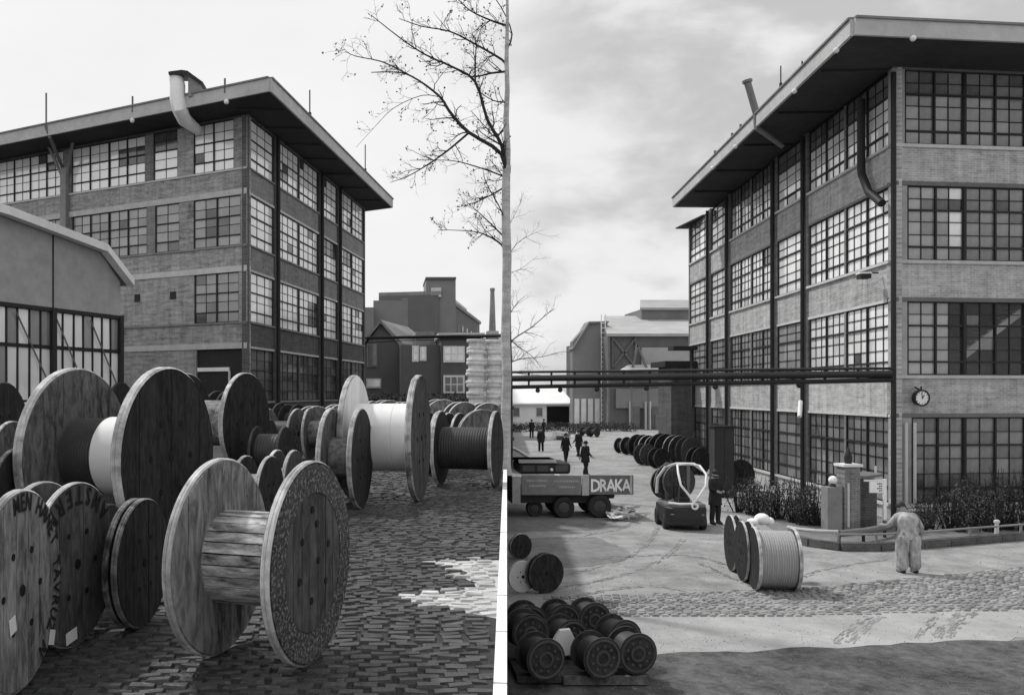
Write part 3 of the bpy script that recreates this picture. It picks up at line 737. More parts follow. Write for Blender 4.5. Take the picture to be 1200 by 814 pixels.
# ------------------------------------------------------------------ far buildings on the left
fbk = thing('far_factory', 'far brick factory block with square stair tower and stepped roof beyond the left factory', 'building')
Y1 = 112.
def fbox(name, m, px0, px1, py0, py1, Y, dep, parent, dz=0):
    a = P(px0, py0, Y); b = P(px1, py1, Y); return MB().box(a.x,b.x,Y,Y+dep,max(b.z,0),a.z).build(name, m, parent)
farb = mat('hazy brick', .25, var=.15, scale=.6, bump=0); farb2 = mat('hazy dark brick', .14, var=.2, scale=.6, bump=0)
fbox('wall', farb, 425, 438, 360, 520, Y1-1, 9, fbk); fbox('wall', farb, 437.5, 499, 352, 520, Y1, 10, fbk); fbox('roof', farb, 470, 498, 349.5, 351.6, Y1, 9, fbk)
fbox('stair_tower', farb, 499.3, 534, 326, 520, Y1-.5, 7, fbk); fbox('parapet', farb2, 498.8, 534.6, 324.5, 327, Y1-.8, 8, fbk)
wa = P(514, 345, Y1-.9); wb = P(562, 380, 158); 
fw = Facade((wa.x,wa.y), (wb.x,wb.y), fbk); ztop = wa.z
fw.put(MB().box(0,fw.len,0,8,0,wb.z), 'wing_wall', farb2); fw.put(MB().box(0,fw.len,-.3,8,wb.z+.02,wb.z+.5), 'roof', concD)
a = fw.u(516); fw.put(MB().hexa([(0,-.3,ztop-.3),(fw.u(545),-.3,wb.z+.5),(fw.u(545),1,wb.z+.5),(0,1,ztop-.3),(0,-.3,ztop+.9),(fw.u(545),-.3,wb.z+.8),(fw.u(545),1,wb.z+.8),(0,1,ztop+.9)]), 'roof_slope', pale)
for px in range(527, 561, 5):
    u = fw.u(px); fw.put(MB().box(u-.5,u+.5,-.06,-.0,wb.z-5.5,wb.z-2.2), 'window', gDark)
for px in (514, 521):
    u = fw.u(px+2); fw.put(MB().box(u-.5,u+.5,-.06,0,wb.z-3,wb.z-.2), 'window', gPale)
h1 = thing('far_house', 'small dark house with pale gabled roof close against the left factory end', 'building'); Yh = 88.
a, b, c = P(428,404,Yh), P(447,379,Yh), P(468,404,Yh)
MB().prismy([(a.x,0),(c.x,0),(c.x,c.z),(b.x,b.z),(a.x,a.z)], Yh, Yh+9).build('wall', farb2, h1)
MB().hexa([(b.x-.1,Yh-.5,b.z+.05),(c.x+.4,Yh-.5,c.z-.2),(c.x+4.4,Yh+9,c.z-.2),(b.x+3,Yh+9,b.z+.05),(b.x-.1,Yh-.5,b.z+.35),(c.x+.4,Yh-.5,c.z+.1),(c.x+4.4,Yh+9,c.z+.1),(b.x+3,Yh+9,b.z+.35)]).build('roof', concD, h1)
MB().hexa([(a.x-.4,Yh-.5,a.z-.2),(b.x-.08,Yh-.5,b.z+.05),(b.x-.08,Yh+9,b.z+.05),(a.x-.4,Yh+9,a.z-.2),(a.x-.4,Yh-.5,a.z+.1),(b.x-.08,Yh-.5,b.z+.35),(b.x-.08,Yh+9,b.z+.35),(a.x-.4,Yh+9,a.z+.1)]).build('roof', concD, h1)
for px, py, w, h, g in ((436,416,9,24,gDark),(438,449,14,8,gPale)):
    q = P(px,py,Yh); w_ = MB().box(q.x-w*.044-.15,q.x+w*.044+.15,Yh-.12,Yh-.02,q.z-h*.044-.15,q.z+h*.044+.15).build('window', pale if h < 10 else concD, h1)
    MB().box(q.x-w*.044,q.x+w*.044,Yh-.16,Yh-.121,q.z-h*.044,q.z+h*.044).build('pane', g, w_)
h2 = thing('far_house', 'low brick building with two rows of white framed windows right of the small gabled house', 'building'); Yh = 84.
a = P(469,400,Yh); b = P(562,396,Yh)
MB().box(a.x,P(516,0,Yh).x,Yh,Yh+6,0,P(0,404,Yh).z).build('wall', farb2, h2); MB().box(P(516,0,Yh).x+.01,b.x,Yh-.5,Yh+7,0,b.z).build('wall', farb2, h2)
MB().box(P(513,0,Yh).x,b.x+.4,Yh-1,Yh+7.5,b.z+.01,b.z+.45).build('roof_edge', pale, h2)
MB().box(P(490,0,Yh).x,P(513,0,Yh).x,Yh+6.1,Yh+9,0,P(0,383,Yh).z).build('roof_box', concD, h2)
for (px, py, w, h) in ((532,415,22,16),(532,450,22,18),(487,414,5,16),(496,414,5,14)):
    q = P(px,py,Yh-.5); yy = Yh-.5 if px > 516 else Yh; s = .042
    w_ = MB().box(q.x-w*s-.12,q.x+w*s+.12,yy-.1,yy-.01,q.z-h*s-.12,q.z+h*s+.12).build('window', white, h2)
    nn = 3 if w > 10 else 1
    for i in range(nn):
        x0 = q.x-w*s+2*w*s*i/nn
        for j in range(2): MB().box(x0+.06,x0+2*w*s/nn-.06,yy-.13,yy-.102,q.z-h*s+h*s*j+.06,q.z-h*s+h*s*(j+1)-.06).build('pane', gDark if py > 430 else gPale, w_)
ch = thing('factory_chimney', 'slender pale factory chimney standing far off at the right of the left yard', 'chimney', P(577,392,150)-Vector((0,0,0)))
ch.location.z = 0; zt = P(0,341,150).z
MB().lathez([(.75,0),(.62,P(0,388,150).z),(.36,zt),(.44,zt+.01),(.44,zt+.5),(.2,zt+.5)], 14).build('shaft', concD, ch)
MB().box(-1,1,-.9,.9,0,P(0,388,150).z).build('base', pale, ch)
# high pipe on the left and its post behind the tree
op = thing('overhead_pipe', 'thin black overhead pipe running from the left factory end towards the bare tree', 'pipe')
e0 = P(429,396,60); e1 = P(596,393,46)
MB().tube([e0,e1], .10, 8).tube([e0-Vector((0,0,.35)),e0.lerp(e1,.3)-Vector((0,0,.2)),e1-Vector((0,0,.15))], .03, 6).build('pipe', steel, op)
MB().tube([(e1.x,e1.y,HY),(e1.x,e1.y,e1.z+.2)], .12, 8).build('post', steel, op)

# ------------------------------------------------------------------ drums
def chord(r, y0, y1, n=7):
    y0 = max(-r*.999, y0); y1 = min(r*.999, y1); a0, a1 = math.asin(y0/r), math.asin(y1/r)
    right = [(r*math.sin(a0+(a1-a0)*i/n), r*math.cos(a0+(a1-a0)*i/n)) for i in range(n+1)]
    return right+[(y, -z) for y, z in reversed(right)]
def make_drum(name, label, D, L, br, style='plain', face=None, rim=None, barrel=None, group=None, detail=0, letters=None, th=None, cat='cable drum', roll=0., rface=None, npl=7, bolt=True, inner=None):
    t = thing(name, label, cat, group=group); R_ = D/2; th = th or D*.05; face = face or woodD; rim = rim or rimP; barrel = barrel or woodP; inner = inner or face
    nseg = 56 if detail else (32 if D > .9 else 24)
    for sgn in (1, -1):
        xo = sgn*L/2; xi = sgn*(L/2-th); bv = th*.18
        mb = MB()
        mb.m = 0; mb.lathe([(xo*1.,.0),(xo,R_-bv)] if not detail else [(xo-sgn*.012,0),(xo-sgn*.012,R_*.97),(xo,R_*.972),(xo,R_-bv)], nseg)
        mb.m = 1; mb.lathe([(xo,R_-bv),(xo-sgn*bv,R_),((xo+xi)/2+sgn*.002,R_),((xo+xi)/2,R_-.008),((xo+xi)/2-sgn*.002,R_),(xi+sgn*bv,R_),(xi,R_-bv)], nseg)
        mb.m = 2; mb.lathe([(xi,R_-bv),(xi,R_*br*.9)], nseg)
        fl = mb.build('flange', [face, rim, inner], t, (0,0,R_), smooth=True); fl.rotation_euler = (roll,0,0)
        if detail:
            rr = R_*.965
            hub = .70 if style == 'stave' else 1.
            for side in ((1,) if detail == 1 else (1,-1)):
                fm = face if side > 0 else inner; ra = rr*hub if side > 0 else R_*.97
                for i in range(npl):
                    y0 = -ra+2*ra*i/npl; y1 = -ra+2*ra*(i+1)/npl
                    pl = chord(ra, y0+.0035, y1-.0035); pr = random.uniform(0,.004)
                    if side > 0: x0, x1 = (xo-sgn*.011, xo-sgn*.002+sgn*pr)
                    else: x0, x1 = (xi+sgn*.001, xi-sgn*(.006+pr))
                    MB().prismx(pl, min(x0,x1), max(x0,x1)).build('plank', fm, fl)
            if style == 'stave':
                rg = MB().lathe([(xo-sgn*.011,rr*.705),(xo+sgn*.004,rr*.71),(xo+sgn*.004,rr*1.0),(xo-sgn*.011,rr*1.005)], nseg); rg.build('rim_band', worn, fl)
            if bolt:
                hb = [(.30,k*60+20) for k in range(6)]+[(.42,95),(.08,0)] if style == 'stave' else [(.34,k*60) for k in range(6)]+[(.0,0)]
                for (r, a) in hb:
                    a = R(a); q = .018*D+(.012 if r == 0 else 0)
                    MB().lathe([(xo+sgn*.006,.0001),(xo+sgn*.006,q),(xo-sgn*.012,q*1.15)], 10, r*R_*1.25*math.cos(a), r*R_*1.25*math.sin(a)).build('bolt', hole, fl)
            if letters and sgn > 0:
                txt, r0, a0, step, size, inw = letters[:6]
                for i, chx in enumerate(txt):
                    if chx == ' ': continue
                    lm = MB(); a = R(a0+step*i); rad = Vector((0, math.cos(a), math.sin(a)))       # angle from local +y towards +z
                    tan = Vector((0, -math.sin(a), math.cos(a)))
                    # seen from +x, local +y points right: text runs clockwise with tops out, counter-clockwise with tops in
                    if inw: ux, uy, org = tan, -rad, rad*(r0*R_)
                    else: ux, uy, org = -tan, rad, rad*(r0*R_-size*.7)
                    put_glyph(lm, chx, Vector((xo+.0075,0,0))+org, ux, uy, size, .8)
                    lm.build('letter', ink, fl)
        elif bolt and D > .5:
            hb = MB()
            for k in range(6): a = k*math.pi/3; hb.lathe([(xo+sgn*.006,.0001),(xo+sgn*.006,.02*D),(xo-sgn*.002,.022*D)], 8, .36*R_*math.cos(a), .36*R_*math.sin(a))
            hb.lathe([(xo+sgn*.008,.0001),(xo+sgn*.008,.05*D),(xo-sgn*.002,.055*D)], 12)
            hb.build('bolts', hole, fl)['kind'] = 'stuff'
    rb_ = R_*br; x0 = -L/2+th; x1 = L/2-th
    if style == 'stave':
        bar = MB().lathe([(x0,rb_*.93),(x1,rb_*.93)], 30).build('barrel', woodDD, t, (0,0,R_))
        ns_ = 26
        for k in range(ns_):
            a0, a1 = 2*math.pi*(k+.06)/ns_, 2*math.pi*(k+.94)/ns_; ro = rb_*random.uniform(.985,1.01); ri = rb_*.935
            pl = [(ri*math.cos(a0),ri*math.sin(a0)),(ro*math.cos(a0),ro*math.sin(a0)),(ro*math.cos(a1),ro*math.sin(a1)),(ri*math.cos(a1),ri*math.sin(a1))]
            MB().prismx(pl, x0+.002, x1-.002).build('stave', stave, bar)
    elif style == 'coil':
        pr = []; n = max(6, int((x1-x0)/(.045 if D > 1 else .06)))
        for i in range(n):
            a = x0+(x1-x0)*i/n; w = (x1-x0)/n; pr += [(a+.001,rb_*.975),(a+w*.3,rb_),(a+w*.7,rb_),(a+w*.999,rb_*.975)]
        MB().lathe(pr, 36).build('cable_winding', barrel, t, (0,0,R_), smooth=False)
    elif style == 'wrapped':
        xm = x0+(x1-x0)*.40; xs = x0+(x1-x0)*.66
        pr = []; n = 12
        for i in range(n):
            a = x0+(xm-x0)*i/n; w = (xm-x0)/n; pr += [(a+.001,rb_*.93),(a+w*.3,rb_*.96),(a+w*.7,rb_*.96),(a+w*.999,rb_*.93)]
        MB().lathe(pr, 40).build('cable_winding', cable, t, (0,0,R_))
        MB().lathe([(xm,rb_*.9),(xm+.001,rb_),(x1,rb_)], 48).build('wrapping', wrap, t, (0,0,R_), smooth=True)
        MB().lathe([(xs,rb_*1.001),(xs+.002,rb_*1.008),(xs+.028,rb_*1.008),(xs+.03,rb_*1.001)], 48).build('strap', steel, t, (0,0,R_))
    else:
        MB().lathe([(x0,rb_),(x0+(x1-x0)*.32,rb_*1.004),(x0+(x1-x0)*.33,rb_*.985),(x0+(x1-x0)*.34,rb_*1.004),(x0+(x1-x0)*.66,rb_*1.004),(x0+(x1-x0)*.67,rb_*.985),(x0+(x1-x0)*.68,rb_*1.004),(x1,rb_)], 36).build('barrel', barrel, t, (0,0,R_), smooth=True)
    return t
def fit(px, ytop, ybot, ratio, px2, z0):
    H = CZ-z0; Y = H*F/(ybot-YH); D = (ybot-ytop)*Y/F; a = (px-CX)/F; x = a*Y
    # c - a s = ratio on the unit circle
    best = min((abs(math.cos(R(k/4))-a*math.sin(R(k/4))-ratio), k/4) for k in range(40, 680))[1]
    c, s = math.cos(R(best)), math.sin(R(best)); b = (px2-CX)/F
    L = (x-b*Y)/(s+b*c)
    ctr = Vector((x-s*L/2, Y+c*L/2, z0)); return ctr, D, abs(L), math.atan2(-c, s)
def drum_at(px, yt, yb, ratio, px2, z0, name='cable_drum', sink=.0, **k):
    ctr, D, L, rz = fit(px, yt, yb, ratio, px2, z0)
    k.setdefault('br', .5); t = make_drum(name, k.pop('label'), D, L, k.pop('br'), **k); t.location = ctr+Vector((0,0,.012 if z0 else 0.)); t.rotation_euler = (0,0,rz); return t
GL = 'wooden cable drums parked in the left yard'
Z = HY
drum_at(368,542,779,.40,253,Z, label='nearest wooden cable drum with bleached bare staves and worn painted rim in the cobbled yard', style='stave', br=.47, face=woodD, inner=woodP, detail=2, group=GL, th=.055)
drum_at(201,431,642,.52,84,Z, label='tall cable drum half wrapped in pale sheet with a dark strap', style='wrapped', br=.44, face=woodDD, inner=woodM, detail=2, group=GL, th=.11, npl=6)
drum_at(290,437,556,.47,215,Z, label='tall dark drum just right of the sheet wrapped drum', br=.45, face=woodDD, detail=1, group=GL, th=.1)
drum_at(494,440,587,.16,412,Z, label='big pale bare drum with wide clean barrel in the middle of the left yard', br=.54, face=woodD, inner=wrap, barrel=wrap, detail=2, group=GL, th=.09)
drum_at(425,479,596,.22,385,Z, label='dark drum in front of the big pale bare drum', br=.42, face=woodDD, inner=woodM, detail=1, group=GL)
drum_at(583,482,571,.17,514,Z, label='dark tarred drum with black winding beside the tree at the yard edge', br=.56, face=woodDD, barrel=cable, style='coil', detail=1, group=GL)
DL1 = drum_at(26,576,812,.43,-90,Z, label='cable drum with ring of black letters and paper tag at the left frame edge', face=mat('pale stencilled boards', .27, var=.5, scale=13, stretch=(1,2.2,.7), bump=.6, blotch=.45), inner=woodD, detail=1, group=GL, letters=('MEN HAWET TAVRUZ N', 0.965, 100, -9.2, .135, False))
DL2 = drum_at(91,567,758,.52,44,Z, label='dark drum lettered upside down right of the drum at the frame edge', face=woodL, detail=1, group=GL, letters=('AMSTERDAM', .95, 42, 15.5, .165, True), th=.045)
drum_at(20,527,650,.45,-40,Z, label='dark drum behind the lettered drum at left', face=woodDD, rim=woodM, detail=1, group=GL)
drum_at(170,586,735,.42,153,Z, label='low dark drum with pale rim wedged left of the nearest drum', face=woodDD, rim=woodP, barrel=wrap, detail=1, group=GL, br=.6)
drum_at(6,448,566,.5,-60,Z, label='dark tall drum at left frame edge below the glazed shed', face=woodDD, rim=woodD, group=GL)
drum_at(16,494,600,.5,-30,Z, label='drum with pale rim half hidden behind the tall sheet wrapped drum', face=woodM, group=GL)
drum_at(128,592,712,.4,112,Z, label='black drum squeezed behind the drum with upside down lettering', face=woodDD, rim=woodD, barrel=cable, group=GL, style='coil')
drum_at(318,535,632,.33,285,Z, label='small dark drum peeping over the nearest drum', face=woodDD, barrel=wrap, group=GL, br=.55)
drum_at(346,528,615,.30,322,Z, label='small pale rimmed drum second behind the nearest drum', face=woodD, barrel=wrap, group=GL, br=.5)
drum_at(350,479,538,.42,312,Z, label='small drum with grey sunlit face right of the tall dark drum', face=woodM, barrel=cable, group=GL, br=.5, style='coil')
drum_at(389,478,540,.28,362,Z, label='narrow drum with pale streaked face left of the big pale drum', face=woodM, barrel=woodP, group=GL)
drum_at(318,492,545,.3,280,Z, label='low black drum in the gap beside the tall dark drum', face=woodDD, rim=woodD, barrel=cable, group=GL, br=.7, style='coil')
drum_at(335,500,560,.3,300,Z, label='black wound drum above the small pale rimmed drum', face=woodDD, rim=woodD, barrel=cable, group=GL, br=.7, style='coil')
drum_at(143,448,512,.5,118,Z, label='dark drum far behind the sheet wrapped drum', face=woodDD, rim=woodD, group=GL)
drum_at(515,483,556,.25,500,Z, label='narrow dark drum right behind the big pale drum', face=woodDD, group=GL)
drum_at(540,484,545,.35,524,Z, label='small dark drum behind the tarred drum at the yard edge', face=woodDD, group=GL)
drum_at(566,480,548,.85,563,Z, label='grey faced drum standing broadside behind the tarred drum', face=woodM, group=GL, th=.04)
i = 0
for px, yt, yb, ra in ((457,469,520,.9),(478,471,521,.8),(520,468,518,.95),(545,471,520,.85),(573,472,520,.9),(400,474,522,.8),(372,476,524,.85),(437,470,520,.5)):
    drum_at(px,yt,yb,ra,px-8,Z, label='distant low drum %s' % {457:'peeping left over the big pale barrel',478:'peeping over the middle of the big pale barrel',520:'just right of the big pale drum',545:'before the flat reel stacks',573:'beside the pale tree trunk',400:'left of the big pale drum',372:'behind the narrow streaked drum',437:'hidden behind the big pale flange'}[px], face=random.choice((woodP,woodM)), rim=wrap, group='low distant drums behind the big pale drum', th=.06)
for px, yt in ((30,459),(52,462),(228,466),(248,462),(268,458),(330,472),(350,474)):
    drum_at(px,yt,512,.6,px-14,Z, label='distant black drum before the left factory, %s' % {30:'leftmost',52:'second from left',228:'just right of the wrapped drum',248:'between two tall drums',268:'behind the tall dark drum',330:'under the side windows',350:'rightmost'}[px], face=woodDD, rim=woodD, barrel=cable, group='distant black drums before the left factory', style='coil')
for (px, py, Y, w, h, rr_) in ((15,733,4.62,.05,.085,.2),(61,746,4.70,.05,.085,-.3),(84,745,4.94,.085,.075,.1)):
    t_ = DL1 if px < 80 else DL2; hl = max(v.co.x for c in t_.children if c.name.startswith('flange') for v in c.data.vertices)
    n_ = Vector((math.cos(t_.rotation_euler.z), math.sin(t_.rotation_euler.z), 0)); p0 = t_.location+n_*(hl+.008); d_ = P(px,py,1.)-Vector((0,0,CZ)); k_ = (p0-Vector((0,0,CZ))).dot(n_)/d_.dot(n_)
    a = MB().box(-.002,.002,-w/2*1.5,w/2*1.5,-h/2,h/2).build('paper_tag', paper, None, Vector((0,0,CZ))+d_*k_); a.rotation_euler = (rr_,0,t_.rotation_euler.z)
    tag(a, {15:'white paper tag fixed inside the lettering of the leftmost drum', 61:'narrow white paper tag on the rim of the leftmost drum', 84:'larger white paper tag low on the dark AMSTERDAM drum'}[px], 'paper tag')
# stack of pale reels lying flat
ORD_ = 'first second third fourth fifth sixth'.split()
reelm = mat('pale stacked reels', .66, var=.35, scale=5, bump=.3)
reel = MB().lathez([(.01,0),(.42,0),(.44,.02),(.44,.06),(.42,.08),(.34,.08),(.34,.20),(.42,.20),(.44,.23),(.44,.26),(.42,.28),(.01,.28)], 28).mesh('reel', reelm, True)
for cx_, cyy, nst, lab in ((557,30.0,6,'left'),(580,30.2,6,'right'),(569,30.9,6,'rear')):
    b = G(cx_, YH+1600/cyy, HY)
    for k in range(nst):
        tag(inst(reel, 'flat_reel', None, (b.x+random.uniform(-.03,.03), b.y+random.uniform(-.03,.03), HY+1.2+k*.39), (0,0,random.random()*6), (.76,.76,1.37)), 'pale flat reel, %s from the bottom of the %s stack' % (ORD_[k], lab), 'reel', 'pale empty reels stacked flat')
bs = MB().box(-.9,.9,-.8,.8,0,.12).box(-.9,.9,-.8,.8,1.06,1.195)
for i in (-1,0,1):
    for j in (-1,0,1): bs.box(i*.8-.06,i*.8+.06,j*.7-.06,j*.7+.06,.12,1.06)
b = G(569, YH+1600/30.4, HY); tag(bs.build('timber_trestle', woodD, None, b), 'dark timber trestle under the stacked pale reels', 'trestle')

# ------------------------------------------------------------------ right yard drums
GR = 'cable drums on the road in front of the right factory'
drum_at(882,617,690,-.22,932,0, label='cable drum fully wound with grey cable nearest on the road', br=.9, style='coil', barrel=cableG, face=woodDD, inner=woodM, group=GR, th=.07, detail=1, bolt=False)
drum_at(868,610,680,-.24,880,0, label='narrow dark flanged drum in the middle of the row of three', br=.6, barrel=woodM, face=woodDD, group=GR, th=.05)
drum_at(855,603,668,-.22,866,0, label='rearmost dark drum in the row of three on the road', br=.6, barrel=woodM, face=woodDD, group=GR, th=.05)
sk = MB().ball((0,0,.16), .17, 8, .8).ball((.2,.1,.1), .12, 8, .8).ball((-.22,0,.09), .13, 8, .7)
q = P(893,611,19.6); tag(sk.build('cloth_bundle', white, None, q-Vector((0,0,.1)), smooth=True), 'white cloth bundle lying on the drums of the row of three', 'cloth bundle')
drum_at(641,648,695,.86,636,0, label='dark reel with ringed face standing at the left of the lower road', br=.6, face=woodDD, rim=woodM, group='reels by the yard edge', th=.05)
drum_at(613,657,694,.9,611,0, label='pale faced reel with dark hub left of the ringed dark reel', br=.3, face=pale, rim=pale, group='reels by the yard edge', th=.04)
drum_at(611,625,655,.85,608,0, label='smaller dark reel behind the pale faced reel', br=.5, face=woodDD, group='reels by the yard edge', th=.04)
# pile bottom left of the road, standing on a low platform
pf = thing('low_platform', 'low pale edged platform carrying the black reels at the bottom of the lower road', 'platform', G(690,800,0))
MB().box(-1.06,.85,-.1,2.6,.04,.14).build('deck', woodD, pf); MB().box(-.40,.82,-.16,-.102,.03,.15).build('edge_board', woodM, pf)
for x in (-.9,0,.7): MB().box(x-.08,x+.08,-.05,2.5,0,.039).build('bearer', woodDD, pf)
sm_ = None; zp = .145
spots = [(632,762,12.3),(700,0,12.35),(741,0,12.35),(612,0,13.4),(656,0,13.5),(697,0,13.6),(730,0,13.3),(622,0,14.6),(655,0,14.7),(690,0,14.8),(668,0,15.6)]
spots = [(634,12.2,.0,'front left'),(700,12.25,.0,'front middle'),(742,12.4,.02,'front right'),(618,13.0,.14,'second row left'),(664,13.2,.0,'second row middle'),(726,13.2,.0,'second row right'),(618,14.1,.0,'rear left'),(657,14.2,.0,'rear middle'),(692,14.3,.0,'rear right')]

src = make_drum('cable_reel', 'x', .60, .42, .78, style='coil', face=mat('reel ends', .035, var=.6, scale=14, kind=None, bump=.4, blotch=.4), rim=mat('reel rims', .07, var=.4), barrel=cable, th=.03, cat='reel', bolt=False)
for fl_, sg in zip([c for c in src.children if c.name.startswith('flange')], (1,-1)):
    xo = sg*.21
    for r0, r1, vv_, nm in ((.235,.275,.05,'face_ring'),(.075,.12,.06,'hub_ring')): MB().lathe([(xo-sg*.01,r0),(xo+sg*.012,r0+.006),(xo+sg*.012,r1-.006),(xo-sg*.01,r1)], 26).build(nm, mat('reel ring', .075, var=.5), fl_)
    kb = MB()
    for k in range(9): a = k*math.pi*2/9; kb.lathe([(xo+sg*.008,.0001),(xo+sg*.008,.022),(xo-sg*.01,.024)], 8, .17*math.cos(a), .17*math.sin(a))
    kb.build('knot_holes', mat('reel ring', .075), fl_)['kind'] = 'stuff'
for i, (px, Y, dz, lab) in enumerate(spots):
    o_ = src if i == 0 else copy_tree(src)
    o_.location = ((px-CX)/F*Y, Y+.1, zp+dz); o_.rotation_euler = (0,0,R(-90+random.uniform(8,20)))
    tag(o_, 'black wound reel %s in the pile on the low platform' % lab, 'reel', 'black reels piled on the low platform')
rg_ = MB()
for ch in src.children:
    if ch.name.startswith('flange'):
        for rr in (.13,.21,.265):
            s_ = 1 if ch == [c for c in src.children if c.name.startswith('flange')][0] else -1
for (px, py, w, h, Y) in ((627,726,.16,.26,14.4),(661,752,.17,.34,12.9)):
    q = P(px, py, Y); mb = MB().prismy([(-w*.8,-h*.6),(w*.7,-h*.5),(w,h*.1),(w*.5,h*.6),(-w*.4,h*.55),(-w,h*.1)], -.05, .05)
    tag(mb.build('paper_sack', white, None, q), 'crumpled white sack among the black reels, %s' % ('rear one' if px == 627 else 'front one'), 'sack', 'white sacks among the reels')
# far dark reels along the road
fg = 'dark drums lined up along the far road'
FP = ['leftmost of the front row','second from left','third from left','fourth from left','in the middle','right of the middle','second from right','low before the middle','low right of the middle','rightmost and nearest','beyond the row at its left','farthest beyond the row']
for i, (px, yt, yb, ra) in enumerate(((733,513,531,.7),(742,512,533,.7),(754,509,536,.75),(767,510,540,.8),(781,508,543,.8),(797,510,546,.75),(811,512,548,.7),(760,520,545,.8),(776,525,549,.8),(822,524,556,.7),(700,500,512,.6),(690,500,511,.6))):
    drum_at(px,yt,yb,ra,px-8,0, label='%s in the far roadside row, %s' % (('dark drum','black drum')[i%2], FP[i]), face=random.choice((woodD,woodDD,woodDD)), rim=random.choice((woodM,woodD,rimP)), group=fg, th=.06, barrel=woodD)
drum_at(868,538,575,.92,866,0, label='black drum end standing right of the tall dark cabinet', face=woodDD, rim=steel, group='drums along the right factory wall', th=.1)
drum_at(783,547,585,.85,778,0, label='dark drum standing behind the forklift truck', face=woodDD, rim=woodM, group='drums along the right factory wall')
q = G(846,582); cb_ = thing('steel_cabinet', 'tall dark sheet metal cabinet against the right factory wall', 'cabinet', q)
MB().box(-.38,.42,-.2,.35,.06,2.85).build('body', mat('dark cabinet paint', .05, var=.25), cb_); MB().box(-.42,.46,-.24,.39,2.852,2.92).build('lid', steel, cb_); MB().box(-.34,.01,-.22,-.202,.15,2.75).build('door', mat('dark cabinet paint', .05), cb_); MB().box(.03,.38,-.22,-.202,.15,2.75).build('door', mat('dark cabinet paint', .05), cb_); MB().box(-.36,.4,-.15,.3,0,.059).build('plinth', steel, cb_)

# ------------------------------------------------------------------ overhead pipe bridge
pb = thing('pipe_bridge', 'black overhead pipe bridge crossing the right yard to the factory corner', 'pipe bridge')
def L2(ya, yb, r, n=8):
    a = P(594,ya,36); b = P(1046,yb,28.2); return MB().tube([a,b], r, n)
L2(436,431.5,.05).build('pipe', steel, pb); L2(443.5,438,.13,10).build('pipe', steel, pb); L2(453.5,445,.08).build('pipe', steel, pb)
for t in [i/14 for i in range(15)]:
    a = P(594,435,36).lerp(P(1046,431,28.2),t); b = P(594,454.5,36).lerp(P(1046,445.5,28.2),t)
    MB().bar(a,b,.07).build('hanger', steel, pb)
for t in (.1,.17,.28,.42,.6,.8):
    b = P(594,458,36).lerp(P(1046,449,28.2),t); MB().ball((b.x,b.y,b.z), .1, 6).build('pipe_clamp', steel, pb)
a = P(597,400,36.3); MB().box(a.x-.1,a.x+.1,36.2,36.4,0,P(0,432,36).z).build('post', steel, pb)
tw = thing('stair_tower', 'dark windowless brick pier at the far end of the right factory', 'building', P(795.5,535,54)); tw.location.z = 0
mb = MB().box(-.65,.75,-.5,2,0,P(0,430,54).z); mb.build('wall', brickX, tw); MB().box(-1.1,.9,-.7,2.2,P(0,430,54).z+.01,P(0,427,54).z+.2).build('roof', steel, tw)
q = P(804,408,50); tag(MB().box(q.x-.9,q.x+.5,q.y-.5,q.y+.5,q.z-.12,q.z+.1).box(q.x+.3,q.x+.42,q.y-.1,q.y+.1,q.z-3.5,q.z-.12).build('canopy', steel), 'small dark canopy at the far end wall of the right factory', 'canopy')

# ------------------------------------------------------------------ far sheds on the right
s1b = thing('far_shed', 'tall pale corrugated shed with chamfered roof corner beyond the road', 'building'); Ys = 108.
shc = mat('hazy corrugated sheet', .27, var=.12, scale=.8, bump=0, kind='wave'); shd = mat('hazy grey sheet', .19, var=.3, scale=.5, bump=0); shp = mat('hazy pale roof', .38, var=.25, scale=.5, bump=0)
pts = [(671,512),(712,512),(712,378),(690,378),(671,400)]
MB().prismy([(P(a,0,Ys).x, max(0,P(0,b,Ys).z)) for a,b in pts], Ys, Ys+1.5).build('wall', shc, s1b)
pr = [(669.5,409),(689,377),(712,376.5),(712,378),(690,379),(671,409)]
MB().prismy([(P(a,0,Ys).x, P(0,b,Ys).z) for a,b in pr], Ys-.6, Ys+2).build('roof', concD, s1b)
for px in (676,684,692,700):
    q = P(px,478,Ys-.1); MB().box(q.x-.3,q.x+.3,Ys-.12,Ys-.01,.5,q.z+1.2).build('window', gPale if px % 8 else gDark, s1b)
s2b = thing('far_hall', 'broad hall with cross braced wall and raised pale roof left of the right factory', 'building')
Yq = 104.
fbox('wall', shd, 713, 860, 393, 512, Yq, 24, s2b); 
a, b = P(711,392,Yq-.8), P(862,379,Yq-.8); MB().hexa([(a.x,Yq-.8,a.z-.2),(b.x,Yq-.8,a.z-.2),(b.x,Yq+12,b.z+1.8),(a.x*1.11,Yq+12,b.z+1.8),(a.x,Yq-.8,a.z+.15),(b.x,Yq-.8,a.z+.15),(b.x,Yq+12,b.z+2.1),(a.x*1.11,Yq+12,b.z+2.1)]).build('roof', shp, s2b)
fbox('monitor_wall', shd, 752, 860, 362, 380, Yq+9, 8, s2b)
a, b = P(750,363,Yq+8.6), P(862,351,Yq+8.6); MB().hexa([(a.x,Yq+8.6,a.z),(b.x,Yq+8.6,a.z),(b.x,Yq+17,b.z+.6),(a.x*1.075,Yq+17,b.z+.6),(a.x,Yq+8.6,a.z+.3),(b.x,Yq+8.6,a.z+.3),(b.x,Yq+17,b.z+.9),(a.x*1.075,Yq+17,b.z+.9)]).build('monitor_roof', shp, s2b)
fbox('wall_sheet', shp, 752, 815, 407, 429, Yq-.4, .3, s2b); fbox('wall_sheet', shc, 722, 784, 455, 478, Yq-.4, .3, s2b)
